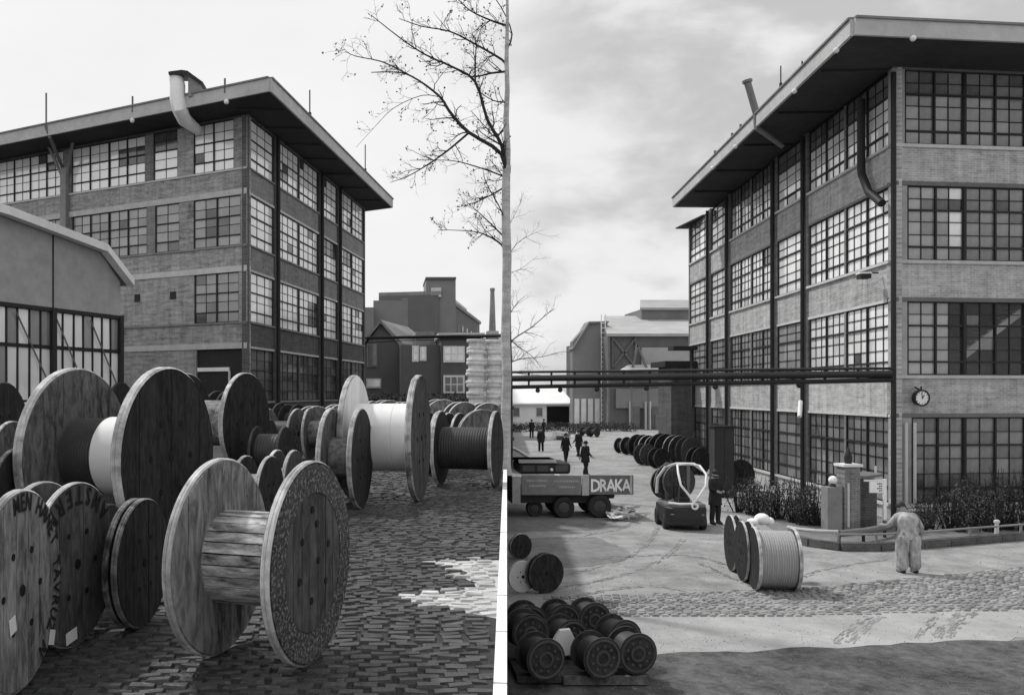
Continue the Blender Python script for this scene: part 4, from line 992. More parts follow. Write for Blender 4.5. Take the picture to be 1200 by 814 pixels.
for px in (713.5, 739, 757, 762, 783): fbox('column', pale if px > 730 else steelG, px-1.1, px+1.1, 395 if px < 730 else 470, 512, Yq-.8, .35, s2b)
for x0, x1 in ((741,750),(764,774)): fbox('door', gDark, x0, x1, 476, 512, Yq-.45, .1, s2b)
fbox('door', gMid, 768, 782, 486, 512, Yq-.55, .1, s2b)
for a, b in (((718,396),(745,430)),((745,396),(718,430))):
    p, q = P(a[0],a[1],Yq-.2), P(b[0],b[1],Yq-.2); MB().bar(p, q, .22).build('brace', steelG, s2b)
for px in (718,745): fbox('post', steelG, px-.8, px+.8, 394, 430, Yq-.3, .25, s2b)
q = P(747,404,Yq-2); r_ = P(740,437,Yq-2); s_ = P(760,437,Yq-2)
fm_ = thing('hoist_frame', 'triangular hoist frame standing on the pipe bridge line before the broad hall', 'hoist'); MB().bar(r_,q,.25).bar(s_,q,.25).bar(r_,s_,.3).bar((r_.x,r_.y,0),r_,.2).bar((s_.x,s_.y,0),s_,.2).build('frame', steelG, fm_)
p = P(736,433,Yq-3); q = P(778,430,Yq-3); MB().hexa([(p.x-1,Yq-3,p.z-.3),(q.x,Yq-3,p.z-.3),(q.x,Yq-1,q.z+.1),(p.x+.6,Yq-1,q.z+.1),(p.x-1,Yq-3,p.z-.05),(q.x,Yq-3,p.z-.05),(q.x,Yq-1,q.z+.35),(p.x+.6,Yq-1,q.z+.35)]).build('platform', pale, fm_)
ld = thing('roof_ladder', 'white caged ladder at the joint of the two distant sheds', 'ladder'); mb = MB(); a = P(707,372,Ys-1.4); 
mb.bar((a.x-.25,a.y,.1),(a.x-.25,a.y,a.z+.4),.1).bar((a.x+.25,a.y,.1),(a.x+.25,a.y,a.z+.4),.1); mb.build('rail', white, ld); mb = MB()
for k in range(22): mb.bar((a.x-.2,a.y,.5+k*.6),(a.x+.2,a.y,.5+k*.6),.09)
mb.build('rungs', white, ld)
s3 = thing('low_shed', 'low white shed with long pale roof and small dark windows far down the road', 'building'); Yw = 112.
q = P(592,0,Yw).x; e = P(668,0,Yw).x
MB().box(q,e,Yw,Yw+8,0,P(0,475,Yw).z+.3).build('wall', white, s3)
za_ = P(0,474,Yw-.6).z; zb_ = P(0,456,Yw+8).z
MB().hexa([(q,Yw-.6,za_),(e+.4,Yw-.6,za_),(e+.4,Yw+8,zb_),(q,Yw+8,zb_),(q,Yw-.6,za_+.2),(e+.4,Yw-.6,za_+.2),(e+.4,Yw+8,zb_+.2),(q,Yw+8,zb_+.2)]).build('roof', white, s3)
for px, w in ((605,7),(632,7)):
    a = P(px,482,Yw); w_ = MB().box(a.x-w*.056-.1,a.x+w*.056+.1,Yw-.1,Yw-.01,a.z-.7,a.z+.6).build('window', white, s3); MB().box(a.x-w*.056,a.x+w*.056,Yw-.14,Yw-.101,a.z-.6,a.z+.5).build('pane', gDark, w_)
fbox('opening', hole, 641, 667, 476, 512, Yw-.15, .1, s3)

# ------------------------------------------------------------------ plants
def leafball(mb, c, r, n, s, sz=.7):
    for _ in range(n):
        a = random.random()*6.283; b = random.uniform(-1,1); rr = r*random.random()**.4; h = math.sqrt(1-b*b)
        p = Vector((c[0]+rr*h*math.cos(a), c[1]+rr*h*math.sin(a), c[2]+rr*b*sz))
        u = Vector((random.gauss(0,1),random.gauss(0,1),random.gauss(0,1))).normalized()*s*random.uniform(.6,1.3); v = u.cross(Vector((random.gauss(0,1),random.gauss(0,1),random.gauss(0,1)))).normalized()*s*.6
        mb.add([p-u,p+v,p+u,p-v], [(0,1,2,3)])
bush = []
for k in range(4):
    st_ = MB(); lv = MB()
    for i in range(22):
        a = random.random()*6.283; r = random.uniform(.1,.55); h = random.uniform(.7,1.5)
        pts = [(r*.3*math.cos(a),r*.3*math.sin(a),0),(r*.7*math.cos(a)+random.uniform(-.06,.06),r*.7*math.sin(a),h*.5),(r*math.cos(a+.2),r*math.sin(a+.2),h)]
        st_.tube(pts, [.018,.012,.005], 4)
    for i in range(16): a = random.random()*6.283; r = random.uniform(0,.45); leafball(lv, (r*math.cos(a), r*math.sin(a), random.uniform(.2,1.15)), random.uniform(.13,.3), 30, .035, 1)
    bush.append((st_.mesh('stems', bark), lv.mesh('leaves', bushm)))
ORD = 'first second third fourth fifth sixth seventh eighth ninth tenth eleventh twelfth thirteenth fourteenth fifteenth sixteenth'.split()
GB = 'shrubs planted along the right factory walls'
bl = []
for t in range(13): bl.append((868+t*8.2, 600+t*1.6, 'in the bed along the left wall of the clock factory'))
for t in range(15): bl.append((1078+t*15.5, 622-t*.2, 'in the bed under the front windows below the clock'))
for t, (px, py, lab) in enumerate(bl):
    q = G(px+random.uniform(-5,5), py+random.uniform(-4,2)); 
    s = thing('shrub', '%s shrub from the left %s' % (ORD[t if t < 13 else t-13], lab), 'shrub', q, random.random()*6, GB)
    k = random.choice(bush); sc = random.uniform(.6,1.2)*(1.0 if t < 13 else 1.1); s.scale = (sc,sc,sc)
    inst(k[0], 'stems', s); tag(inst(k[1], 'leaves', s), kind='stuff')
hm = MB()
for px in range(596, 742, 4): q = G(px, 504+random.uniform(0,2)); leafball(hm, (q.x,q.y,.45), .9, 150, .09, .7)
tag(hm.build('far_hedge', hedge), 'dark clipped hedge and scrub before the low white shed', 'hedge', kind='stuff')
hm = MB()
for px in range(430, 592, 6): q = G(px, 482, HY); leafball(hm, (q.x,q.y,HY+.7), 1.3, 80, .14, .9)
tag(hm.build('yard_hedge', hedge), 'dark scrub behind the drums before the far brick houses', 'hedge', kind='stuff')
# bare trees
def bough(mb, pix, Y, r0, r1, dy=0.):
    n = len(pix); pts = []
    for i, (a, b) in enumerate(pix): pts.append(P(a, b, Y+dy*i/(n-1)))
    # smooth by subdividing
    q = [pts[0]]
    for i in range(n-1):
        p0, p1, p2, p3 = pts[max(0,i-1)], pts[i], pts[i+1], pts[min(n-1,i+2)]
        for s in (.33,.66,1.):
            q.append(.5*((2*p1)+(p2-p0)*s+(2*p0-5*p1+4*p2-p3)*s*s+(3*p1-p0-3*p2+p3)*s**3))
    m = len(q); rad = [r0+(r1-r0)*i/(m-1) for i in range(m)]
    mb.tube(q, rad, 6); return q, rad
def twigs(mb, lv, q, rad, n, ln, depth=0, leaves=.25, up=.25, lim=0):
    for _ in range(n):
        i = random.randrange(1, len(q)-1) if len(q) > 2 else 0
        p = q[i]; d = (q[min(i+1,len(q)-1)]-q[i-1]).normalized()
        s = Vector((random.gauss(0,1),random.gauss(0,.7),random.gauss(0,1)+up)); s = (s-d*s.dot(d)).normalized()
        v = (d*random.uniform(.4,1.1)+s*random.uniform(.4,1)).normalized(); l = ln*random.uniform(.4,1.2)
        pts = [p]; cur = v.copy()
        for k in range(4):
            cur = (cur+Vector((random.gauss(0,.22),random.gauss(0,.2),random.gauss(0,.22)))).normalized(); pts.append(pts[-1]+cur*l/4)
        if lim and (pts[-1].x/pts[-1].y*F+CX) > lim: continue
        r = min(rad[i]*.6, .018) if depth == 0 else max(.0035, rad[i]*.6)
        rr = [r, r*.8, r*.6, r*.45, r*.3]; mb.tube(pts, rr, 4, False)
        if depth < 2: twigs(mb, lv, pts, rr, 2 if depth else 3, ln*.5, depth+1, leaves, up, lim)
        if random.random() < leaves: leafball(lv, pts[-1], .035, random.choice((1,1,2,3)), .028)
tr = thing('bare_tree', 'nearly leafless tree with pale trunk spreading boughs to the upper left', 'tree', P(592,553,18)); tr.location.z = HY; off = tr.location.copy()
YT = 18.
tm = MB(); tm.T = Matrix.Translation(-off)
tm.tube([P(592,556,YT),P(592.6,545,YT),P(593,515,YT),P(592.6,480,YT),P(594,440,YT),P(592.4,400,YT),P(593.4,350,YT),P(594.2,300,YT),P(592.8,255,YT),P(593,215,YT),P(594.5,175,YT),P(593,140,YT),P(594.5,105,YT),P(593.6,70,YT),P(594.6,20,YT),P(594,-40,YT)], [.15,.11,.10,.103,.095,.101,.092,.096,.09,.088,.07,.06,.052,.045,.033,.02], 12)
tm.build('trunk', barkP, tr, smooth=True)
cm = MB(); lv = MB(); cm.T = lv.T = Matrix.Translation(-off)
BO = [([(593,222),(588,181),(549,155),(527,131),(516,114),(490,94),(468,85),(435,85)],.05,.010,1.2,9), ([(490,94),(468,82),(446,72),(417,66),(404,60)],.02,.006,.6,5),
 ([(593,205),(588,171),(571,140),(557,96),(531,79),(498,64),(468,44),(435,18)],.045,.008,-1.,10), ([(593,78),(588,70),(557,52),(527,37),(494,31),(468,22)],.03,.007,.8,9),
 ([(593,84),(575,86),(553,90),(531,79)],.025,.012,.3,4), ([(557,96),(557,72),(559,50),(566,28)],.02,.006,.2,5), ([(549,156),(524,177),(501,193),(479,206),(457,214)],.025,.005,.9,7),
 ([(593,212),(588,206),(557,195),(527,188),(480,188)],.022,.005,.5,7), ([(593,218),(580,226),(560,236),(545,240)],.02,.005,.4,4), ([(593,300),(588,287),(571,276),(553,271),(513,269)],.028,.005,.7,7),
 ([(593,280),(575,262),(560,248),(548,238)],.02,.005,.2,5), ([(516,114),(494,112),(461,127),(438,150),(417,173)],.010,.003,.5,3), ([(516,116),(508,128),(495,140)],.008,.004,.1,2),
 ([(593,150),(580,160),(570,150),(552,130)],.02,.006,.4,5), ([(593,30),(575,24),(550,12),(530,-8)],.025,.008,.4,6), ([(593,60),(600,40),(588,10),(570,-15)],.02,.008,.4,4), ([(593,120),(578,118),(562,108)],.018,.006,-.4,4), ([(593,260),(584,240),(570,215),(566,200)],.016,.005,-.4,4)]
for pix, r0, r1, dy, n in BO:
    q, rad = bough(cm, pix, YT, r0, r1, dy); twigs(cm, lv, q, rad, int(n*2.1), .6, 0, .3, .25, 600)
cm.build('crown', bark, tr); lv.build('leaves', leafm, tr)['kind'] = 'stuff'
t2 = thing('bare_tree', 'bare twiggy tree behind the pipe bridge reaching over the low white shed', 'tree', P(596,560,45)); t2.location.z = 0; off = t2.location.copy(); YT2 = 45.
tm = MB(); tm.T = Matrix.Translation(-off); tm.tube([P(596,556,YT2),P(597,450,YT2),P(596,380,YT2),P(596,300,YT2),P(596,250,YT2)], [.22,.17,.13,.09,.05], 10); tm.build('trunk', bark, t2)
cm = MB(); lv = MB(); cm.T = lv.T = Matrix.Translation(-off)
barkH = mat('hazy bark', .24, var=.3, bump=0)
for pix, r0, r1, dy, n in [([(596,412),(601,398),(622,384),(642,367),(650,362)],.09,.02,2,12), ([(597,425),(612,420),(635,418),(660,412),(690,416)],.06,.012,2,12), ([(596,395),(606,405),(622,416),(634,430)],.06,.015,1,9),
   ([(596,370),(606,355),(618,345)],.05,.012,1,7), ([(596,300),(606,285),(622,275),(640,268)],.04,.01,1,8), ([(596,265),(604,250),(612,232)],.03,.01,1,6), ([(596,320),(610,315),(630,300)],.03,.01,-1,6), ([(597,436),(615,438),(640,440)],.04,.012,2,8)]:
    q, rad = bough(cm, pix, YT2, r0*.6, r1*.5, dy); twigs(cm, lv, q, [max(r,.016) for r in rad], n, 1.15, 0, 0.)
cm.build('crown', barkH, t2)

# ------------------------------------------------------------------ flatbed trailer with DRAKA sideboard
YTk = 29.; k_ = YTk/F
tk = thing('flatbed_trailer', 'grey flatbed trailer lettered DRAKA with a dark box load on the left', 'trailer', ((672-CX)*k_, YTk, 0))
X = lambda px: (px-672)*k_
Zt = lambda py: CZ+(YH-py)*k_
MB().box(X(603),X(742),.05,2.1,Zt(579),Zt(575)).build('deck', woodD, tk)
sbm = MB().box(X(611),X(681),-.03,.05,Zt(579.5),Zt(557)); sbm.build('sideboard', mat('pale grey board paint', .20, var=.2), tk)
sb2 = MB().box(X(690.5),X(742),-.03,.05,Zt(579),Zt(556.5)).build('sideboard', mat('grey board paint', .15, var=.2), tk)
MB().box(X(682),X(690),-.045,.05,Zt(580),Zt(556)).build('post', mat('light strip paint', .42), tk)
MB().box(X(738),X(740.5),-.04,-.031,Zt(578),Zt(557)).build('hinge_strip', mat('light strip paint', .42), tk)
for i, chx in enumerate('DRAKA'): lm = MB(); put_glyph(lm, chx, (X(697.5+i*9.1),-.036,Zt(575.5)), (1,0,0), (0,0,1), .60, .78); lm.build('letter', inkW, sb2)
lm = MB(); 
for x0, x1, yy in ((617,641,562.5),(620,640,568.5),(649,677,563),(655,673,570)):
    x = x0
    while x < x1: w = random.uniform(1,2.2); lm.box(X(x),X(x+w),-.034,-.031,Zt(yy+1.4),Zt(yy-random.uniform(.4,1.2))); x += w+.6
lm.build('faded_lettering', mat('faded lettering', .42), tk)['kind'] = 'stuff'
MB().box(X(610),X(671),.25,1.8,Zt(556),Zt(543)).build('box_load', mat('dark tarpaulin', .04), tk); bv_ = [c for c in tk.children if c.name.startswith('box_load')][0].modifiers.new('b','BEVEL'); bv_.width = .1; bv_.segments = 4
for a_, b_ in ((614,628),(631,644),(653,667)): MB().box(X(a_),X(b_),.235,.249,Zt(553),Zt(546)).build('box_panel', mat('dull panel', .09), tk); MB().prismx([(.2,Zt(543)+.004),(1.85,Zt(543)+.004),(1.6,Zt(541)+.05),(.45,Zt(541)+.05)], X(609.5), X(654)).build('tarpaulin', mat('light tarpaulin', .42), tk)
tl = MB(); tl.ball((X(648),.24,Zt(551)), .06, 8); tl.build('marker_lamp', white, tk)
MB().box(X(600.5),X(610),.0,1.8,Zt(590),Zt(559)).build('headboard', mat('light strip paint', .42), tk); MB().box(X(600),X(611),-.02,1.85,Zt(558.5),Zt(556)).build('headboard_cap', white, tk)
MB().box(X(603),X(716),.25,.4,Zt(590),Zt(579.6)).box(X(603),X(716),1.5,1.65,Zt(590),Zt(579.6)).box(X(610),X(722),.2,1.7,Zt(583),Zt(580)).build('chassis', steel, tk)
for px, r, y0 in ((703,.40,.12),(661,.36,.12),(629,.28,.5),(703,.40,1.5),(661,.36,1.5)):
    w = MB(); w.T = Matrix.Translation((X(px),y0,r)) @ Matrix.Rotation(R(-90),4,'Z')
    w.lathe([(.12,.0),(.10,.12),(.12,r*.55),(.14,r*.6),(.15,r*.9),(.1,r),(-.1,r),(-.15,r*.9),(-.14,0)], 26); wo = w.build('wheel', tyre, tk, smooth=True)
    w = MB(); w.T = Matrix.Translation((X(px),y0,r)) @ Matrix.Rotation(R(-90),4,'Z'); w.lathe([(.155,.0),(.155,.06),(.13,r*.5),(.12,r*.52)], 20).build('rim', mat('dark wheel rim', .07), wo)
MB().box(X(716),X(722),.3,1.6,Zt(585),Zt(580)).build('tail_bar', steel, tk)
# white scrap heap behind the trailer
hp = MB()
for _ in range(60):
    q = G(random.uniform(713,744), random.uniform(600,611)); s = random.uniform(.05,.16); a = random.random()*3.1; t = random.uniform(-.5,.5)
    z = random.uniform(.02,.2)*(1 if q.x > 0 else 1); d = Vector((math.cos(a)*s*1.6, math.sin(a)*s*1.6, t*s)); n_ = Vector((-math.sin(a)*s*.7, math.cos(a)*s*.7, random.uniform(-.3,.6)*s))
    c = Vector((q.x,q.y,z+.05)); hp.add([c-d-n_, c+d-n_, c+d+n_, c-d+n_]+[v+Vector((0,0,.015)) for v in (c-d-n_, c+d-n_, c+d+n_, c-d+n_)], [(0,1,2,3),(4,5,6,7),(0,1,5,4),(1,2,6,5),(2,3,7,6),(3,0,4,7)])
tag(hp.build('scrap_heap', white), 'heap of white paper and wood scrap behind the trailer wheel', 'scrap', kind='stuff')

# ------------------------------------------------------------------ forklift
fk = thing('forklift_truck', 'small dark forklift seen end on with round load and pale rope loop', 'forklift', G(801,619), R(-8)); s = 26.75/F
darkp = mat('dark machine paint', .028, rough=.5, var=.3)
MB().prism([(-.62,-.35),(-.45,-.55),(.45,-.55),(.62,-.35),(.66,1.1),(-.66,1.1)], .16, .72).build('body', darkp, fk); bv_ = [c for c in fk.children if c.name.startswith('body')][0].modifiers.new('b','BEVEL'); bv_.width = .05; bv_.segments = 3
MB().prism([(-.6,-.3),(-.42,-.5),(.42,-.5),(.6,-.3),(.6,.5),(-.6,.5)], .725, .80).build('hood', steelG, fk)
for x, y, r in ((-.55,-.1,.24),(.55,-.1,.24),(-.6,.9,.28),(.6,.9,.28)): MB().lathe([(x-.09,0),(x-.09,r*.9),(x-.06,r),(x+.06,r),(x+.09,r*.9),(x+.09,0)], 20, y, r).build('wheel', tyre, fk, smooth=True)
for x in (-.45,.45): MB().lathez([(.001,.5),(.05,.5),(.055,.53),(.001,.535)], 10, x, -.6).build('headlamp', steelG, fk)
MB().box(-.5,.5,-.57,-.551,.25,.29).box(-.5,.5,-.57,-.551,.34,.38).build('grille', steel, fk)
for x in (-.36,.30): MB().box(x-.05,x+.05,.75,.87,.3,2.0).build('mast', steelG, fk)
MB().box(-.36,.3,.78,.84,1.86,1.96).box(-.36,.3,.78,.84,1.1,1.16).build('mast_crossbar', steel, fk)
MB().bar((-.2,-.2,.8),(-.1,.1,1.3),.04).lathe([(-.03,.13),(-.03,.17),(.03,.17),(.03,.13)], 18, -.05, 1.33).build('steering_wheel', steel, fk)
MB().box(-.2,.2,.1,.5,.8,.95).box(-.2,.2,.44,.52,.95,1.3).build('seat', steel, fk)
fd = make_drum('lifted_reel', 'dark reel carried on the forklift mast', 1.15, .55, .6, face=woodD, rim=woodP, barrel=woodM, cat='cable drum', style='coil', th=.05); fd.location = G(801,619)+Vector((.05,.95,.82)); fd.rotation_euler = (0,0,R(-78))
rope = [(0,-.62,.86),(-.14,-.6,1.08),(-.38,-.5,1.4),(-.42,-.3,1.75),(-.35,.2,1.97),(0,.35,2.0),(.33,.2,1.95),(.42,-.3,1.72),(.36,-.5,1.4),(.14,-.6,1.08),(-.02,-.62,.88)]
mb = MB(); mb.T = Matrix.Translation((.22,.1,0)); mb.tube(rope, .035, 8); mb.tube([(-.75,-.5,.84),(-.4,-.62,.83),(0,-.66,.85),(.1,-.66,.78)], .035, 8); mb.T = Matrix.Translation((.22,.1,0)) @ Matrix.Translation((0,-.68,.78)) @ Matrix.Rotation(R(90),4,'Z')
mb.lathe([(-.03,.06),(-.03,.11),(.03,.11),(.03,.06),(-.03,.06)], 14)
ro = mb.build('rope_loop', white, None, G(801,619), R(-8), smooth=True); tag(ro, 'white rope tied in a teardrop loop over the forklift', 'rope')
mb = MB(); mb.T = Matrix.Translation((.1,0,0)); mb.tube([(-.75,.95,1.0),(-.72,.9,1.5),(-.5,.8,1.85),(-.2,.6,1.98),(.3,.4,1.99),(.55,.3,1.8)], .05, 8); mb.build('guard_hoop', pale, fk, smooth=True)

# ------------------------------------------------------------------ gate pillar, kiosk, sign, kerb
Yp = 26.6; kp = Yp/F
def zz_(py): return CZ+(YH-py)*kp
gp = thing('gate_pillar', 'tall brick pillar with pale cap and small lantern in front of the factory', 'pillar', ((994-CX)*kp, Yp, 0))
MB().box(-.24,.24,-.24,.24,0,zz_(546)).build('shaft', brickD, gp); MB().box(-.30,.30,-.30,.30,zz_(546)+.002,zz_(543)).build('cap', white, gp)
MB().lathez([(.001,zz_(543)),(.10,zz_(543)+.001),(.12,zz_(536)),(.09,zz_(531)),(.05,zz_(528)),(.02,zz_(524)),(.001,zz_(523))], 14).build('lantern', steel, gp, smooth=True)
MB().box(-.16,-.10,-.27,-.242,.1,zz_(565)).build('edge_strip', pale, gp)
lp_ = thing('lamp_pillar', 'short brick pillar topped with a white globe lamp left of the tall pillar', 'pillar', ((975-CX)*kp, Yp, 0))
MB().box(-.24,.22,-.2,.2,0,zz_(570)).build('shaft', concD, lp_); MB().ball((.03,0,zz_(562)), .13, 10).build('globe', white, lp_, smooth=True); MB().lathez([(.1,zz_(570)+.001),(.07,zz_(567)),(.06,zz_(565.5))], 12, .03).build('collar', steel, lp_)
ks = thing('notice_kiosk', 'dark boxy kiosk with slanted grey roof right of the tall pillar', 'kiosk', ((1017-CX)*kp, Yp+.35, 0))
MB().box(-.36,.34,-.25,.5,0,zz_(562)).build('walls', brickX, ks)
MB().hexa([(-.40,-.35,zz_(562)),(.46,-.35,zz_(558)),(.46,.6,zz_(558)),(-.40,.6,zz_(562)),(-.40,-.35,zz_(559)),(.46,-.35,zz_(555)),(.46,.6,zz_(555)),(-.40,.6,zz_(559))]).build('roof', steelG, ks)
MB().tube([(.62,.3,0),(.62,.3,zz_(548))], .035, 8).build('pipe', pale, ks)
sg_ = thing('notice_sign', 'white notice board on white post facing the man in overalls', 'sign', ((1029-CX)*kp, Yp-.35, 0)); ks2 = (Yp-.35)/F; z2 = lambda py: CZ+(YH-py)*ks2
MB().box(-.045,.045,-.03,.03,z2(609),z2(561)).build('post', white, sg_); MB().box(-.045,.045,-.03,.03,0,z2(609)-.001).build('post_foot', steelG, sg_)
bd = MB().box(-.47,-.046,-.02,.02,z2(577),z2(564)).build('board', white, sg_); MB().box(-.64,-.046,-.02,.02,z2(563.9),z2(561.5)).build('arm', white, sg_)
lm = MB()
for i in range(4):
    for j in range(3):
        if random.random() < .85: lm.box(-.24+j*.055,-.24+j*.055+.04,-.024,-.0205,z2(566.3+i*2.7)-.02,z2(566.3+i*2.7)+.015)
lm.build('small_lettering', ink, bd)['kind'] = 'stuff'
# low planting kerb and rail
kp_ = [(925,634),(950,640),(985,645),(1030,645),(1080,642),(1140,637),(1200,632),(1300,626),(1420,620)]
pk = thing('planting_kerb', 'low dark kerb wall curving round the shrub bed at the factory corner', 'kerb'); pts = [G(*p) for p in kp_]
for i in range(len(pts)-1):
    a, b = pts[i], pts[i+1]; n_ = max(1, round((b-a).length/1.0))
    for j in range(n_):
        p, q = a.lerp(b, j/n_), a.lerp(b, (j+.985)/n_); p.z = q.z = .11; MB().bar(p, q, .22, .22+random.uniform(-.01,.01)).build('kerb_stone', brickX, pk)
rl = thing('low_rail', 'pale pipe rail on short posts along the shrub bed kerb', 'rail')
rp = [G(a,b)+Vector((0,.12,.42)) for a, b in kp_[2:]]; MB().tube(rp, .03, 8).build('rail', concD, rl, smooth=True)
for i, q in enumerate(rp): MB().tube([(q.x,q.y,0.1),(q.x,q.y,q.z+.03)], .035, 8).build('post', concD, rl)
q = G(1171,634)+Vector((0,.1,0)); MB().lathez([(.06,.1),(.05,.5),(.075,.52),(.075,.58),(.03,.61)], 12, q.x, q.y).build('post', pale, rl)
b2 = thing('bed_edging', 'curved pale edging beam at the left tip of the shrub bed', 'edging'); rp = [G(a,b)+Vector((0,.35,.35)) for a, b in ((930,634),(945,637),(965,639),(990,640))]; MB().tube(rp, .05, 8).build('beam', conc, b2, smooth=True)
rp = [G(a,b)+Vector((0,.35,.30)) for a, b in ((991,640),(1020,637),(1045,632),(1060,627))]; MB().tube(rp, .1, 8).build('beam', steelG, b2, smooth=True)
for i in range(0, len(rp), 1): MB().tube([(rp[i].x,rp[i].y,0),(rp[i].x,rp[i].y,.3)], .05, 6).build('post', steel, b2)
bed = [G(a,b) for a,b in ((925,632),(985,643),(1080,640),(1200,630),(1420,618),(1420,600),(1046,606),(860,582),(860,592))]
o = MB().add([(p.x,p.y,.01) for p in bed], [tuple(range(len(bed)))]).build('planting_bed', patch); o['kind'] = 'structure'

# ------------------------------------------------------------------ people
def person(label, loc, rz, hgt=1.75, pose=None, mats=(clothD, skin), fingers=True, hair='cap', legw=1., group=None, hairm=None):
    t = thing('person', label, 'person', loc, rz, group)
    J = dict(pel=(0,0,.93), sp=(0,0,1.12), ch=(0,0,1.32), nk=(0,0,1.47), hd=(0,-.02,1.56), hd2=(0,-.02,1.64),
             shl=(-.17,0,1.40), ell=(-.22,.03,1.13), wrl=(-.24,-.05,.90), shr=(.17,0,1.40), elr=(.22,.03,1.13), wrr=(.24,-.05,.90),
             hpl=(-.09,0,.88), knl=(-.11,-.02,.50), anl=(-.12,.02,.09), tol=(-.13,-.15,.04), hpr=(.09,0,.88), knr=(.11,-.02,.50), anr=(.12,.02,.09), tor=(.13,-.15,.04))
    if pose: J.update(pose)
    Rr = dict(pel=.16, sp=.15, ch=.17, nk=.06, hd=.085, hd2=.09, shl=.088, ell=.064, wrl=.042, shr=.088, elr=.064, wrr=.042, hpl=.115*legw, knl=.092*legw, anl=.08*legw, tol=.04, hpr=.115*legw, knr=.092*legw, anr=.08*legw, tor=.04)
    E = [('pel','sp'),('sp','ch'),('ch','nk'),('nk','hd'),('hd','hd2'),('ch','shl'),('shl','ell'),('ell','wrl'),('ch','shr'),('shr','elr'),('elr','wrr'),('pel','hpl'),('hpl','knl'),('knl','anl'),('anl','tol'),('pel','hpr'),('hpr','knr'),('knr','anr'),('anr','tor')]
    names = list(J); vv = [Vector(J[k]) for k in names]; rad = [Rr[k] for k in names]; ee = [(names.index(a), names.index(b)) for a, b in E]
    for w, e, sx in (('wrl','ell',-1),('wrr','elr',1)):
        a = Vector(J[w]); d = (a-Vector(J[e])).normalized(); side = d.cross(Vector((0,-1,0)))
        side = side.normalized() if side.length > .1 else Vector((1,0,0)); 
        pm = a+d*.07; vv.append(pm); rad.append(.034); pi = len(vv)-1; ee.append((names.index(w), pi))
        if fingers:
            for k, ln in enumerate((.065,.078,.082,.07)):
                o1 = pm+side*(k-1.5)*.02+d*.02; o2 = o1+d*ln*.5+Vector((0,-.008,0)); o3 = o2+d*ln*.45+Vector((0,-.022,-.0))
                vv += [o1,o2,o3]; rad += [.010,.009,.008]; n_ = len(vv); ee += [(pi,n_-3),(n_-3,n_-2),(n_-2,n_-1)]
            o1 = a+d*.03-side*sx*.03; o2 = o1-side*sx*.02+d*.035; vv += [o1,o2]; rad += [.011,.009]; n_ = len(vv); ee += [(names.index(w),n_-2),(n_-2,n_-1)]
    me = bpy.data.meshes.new('body'); me.from_pydata([tuple(v) for v in vv], ee, []); ob = bpy.data.objects.new('body', me); COL.objects.link(ob)
    md = ob.modifiers.new('skin', 'SKIN'); sv = me.skin_vertices[0].data
    for i, r in enumerate(rad): sv[i].radius = (r, r*(.72 if names[i:i+1] and names[i] in ('ch','sp','pel') else 1))
    sv[0].use_root = True
    ob.modifiers.new('sub', 'SUBSURF').levels = 1; ob.modifiers['sub'].render_levels = 1
    dg = bpy.context.evaluated_depsgraph_get(); bm_ = bpy.data.meshes.new_from_object(ob.evaluated_get(dg)); bpy.data.objects.remove(ob)
    for m in mats: bm_.materials.append(m)
    hdc = Vector(J['hd']); wl, wr = Vector(J['wrl']), Vector(J['wrr'])
    for p in bm_.polygons:
        c = p.center; p.use_smooth = True
        sk_ = (c-hdc).length < .14 or (c-wl-(wl-Vector(J['ell'])).normalized()*.08).length < .095 or (c-wr-(wr-Vector(J['elr'])).normalized()*.08).length < .095
        p.material_index = 1 if sk_ else 0
    bd_ = inst(bm_, 'body', t)
    sc = hgt/1.74; t.scale = (sc,sc,sc)
    h = Vector(J['hd2']); f_ = Vector(J['hd'])
    nd = (h-Vector(J['nk'])).normalized(); fw_ = Vector((0,-1,0)); fw_ = (fw_-nd*fw_.dot(nd)).normalized()
    fm = MB().ball(tuple(f_+fw_*.095+nd*.0), .016, 6); fm.build('nose', mats[1], t)
    for sx in (-1,1):
        MB().ball((f_.x+sx*.088,f_.y+.0,f_.z+.01), .02, 6).build('ear', mats[1], t); MB().ball(tuple(f_+fw_*.082+nd*.03+Vector((sx*.032,0,0))), .009, 6).build('eye', steel, t)
    MB().bar(tuple(f_+fw_*.086-nd*.035+Vector((-.022,0,0))), tuple(f_+fw_*.086-nd*.035+Vector((.022,0,0))), .008).build('mouth', darkp, t)
    hm_ = hairm or steel
    mb = MB(); mb.T = Matrix.Translation(h-nd*.01) @ nd.to_track_quat('Z','Y').to_matrix().to_4x4()
    mb.lathez([(.100,-.03),(.104,.02),(.095,.06),(.06,.095),(.001,.105)], 18)
    if hair == 'cap': mb.prism([(-.07,-.09),(.07,-.09),(.05,-.16),(-.05,-.16)], -.01, .005)
    mb.build('cap' if hair == 'cap' else 'hair', hm_, t, smooth=True)
    for a_, b_ in (('anl','tol'),('anr','tor')):
        p, q = Vector(J[a_]), Vector(J[b_]); MB().tube([p+Vector((0,.05,-.045)),p+Vector((0,-.03,-.04)),q+Vector((0,0,.0)),q+Vector((0,-.03,-.005))], [.04,.048,.042,.025], 8).build('shoe', steel, t, smooth=True)
    return t
ctex = bpy.data.textures.new('cloth folds', 'CLOUDS'); ctex.noise_scale = .075; ctex.noise_depth = 2
def folds(o, st=.05):
    m = o.modifiers.new('sub', 'SUBSURF'); m.levels = m.render_levels = 2
    m = o.modifiers.new('folds', 'DISPLACE'); m.texture = ctex; m.strength = st; m.mid_level = .5; m.texture_coords = 'LOCAL'
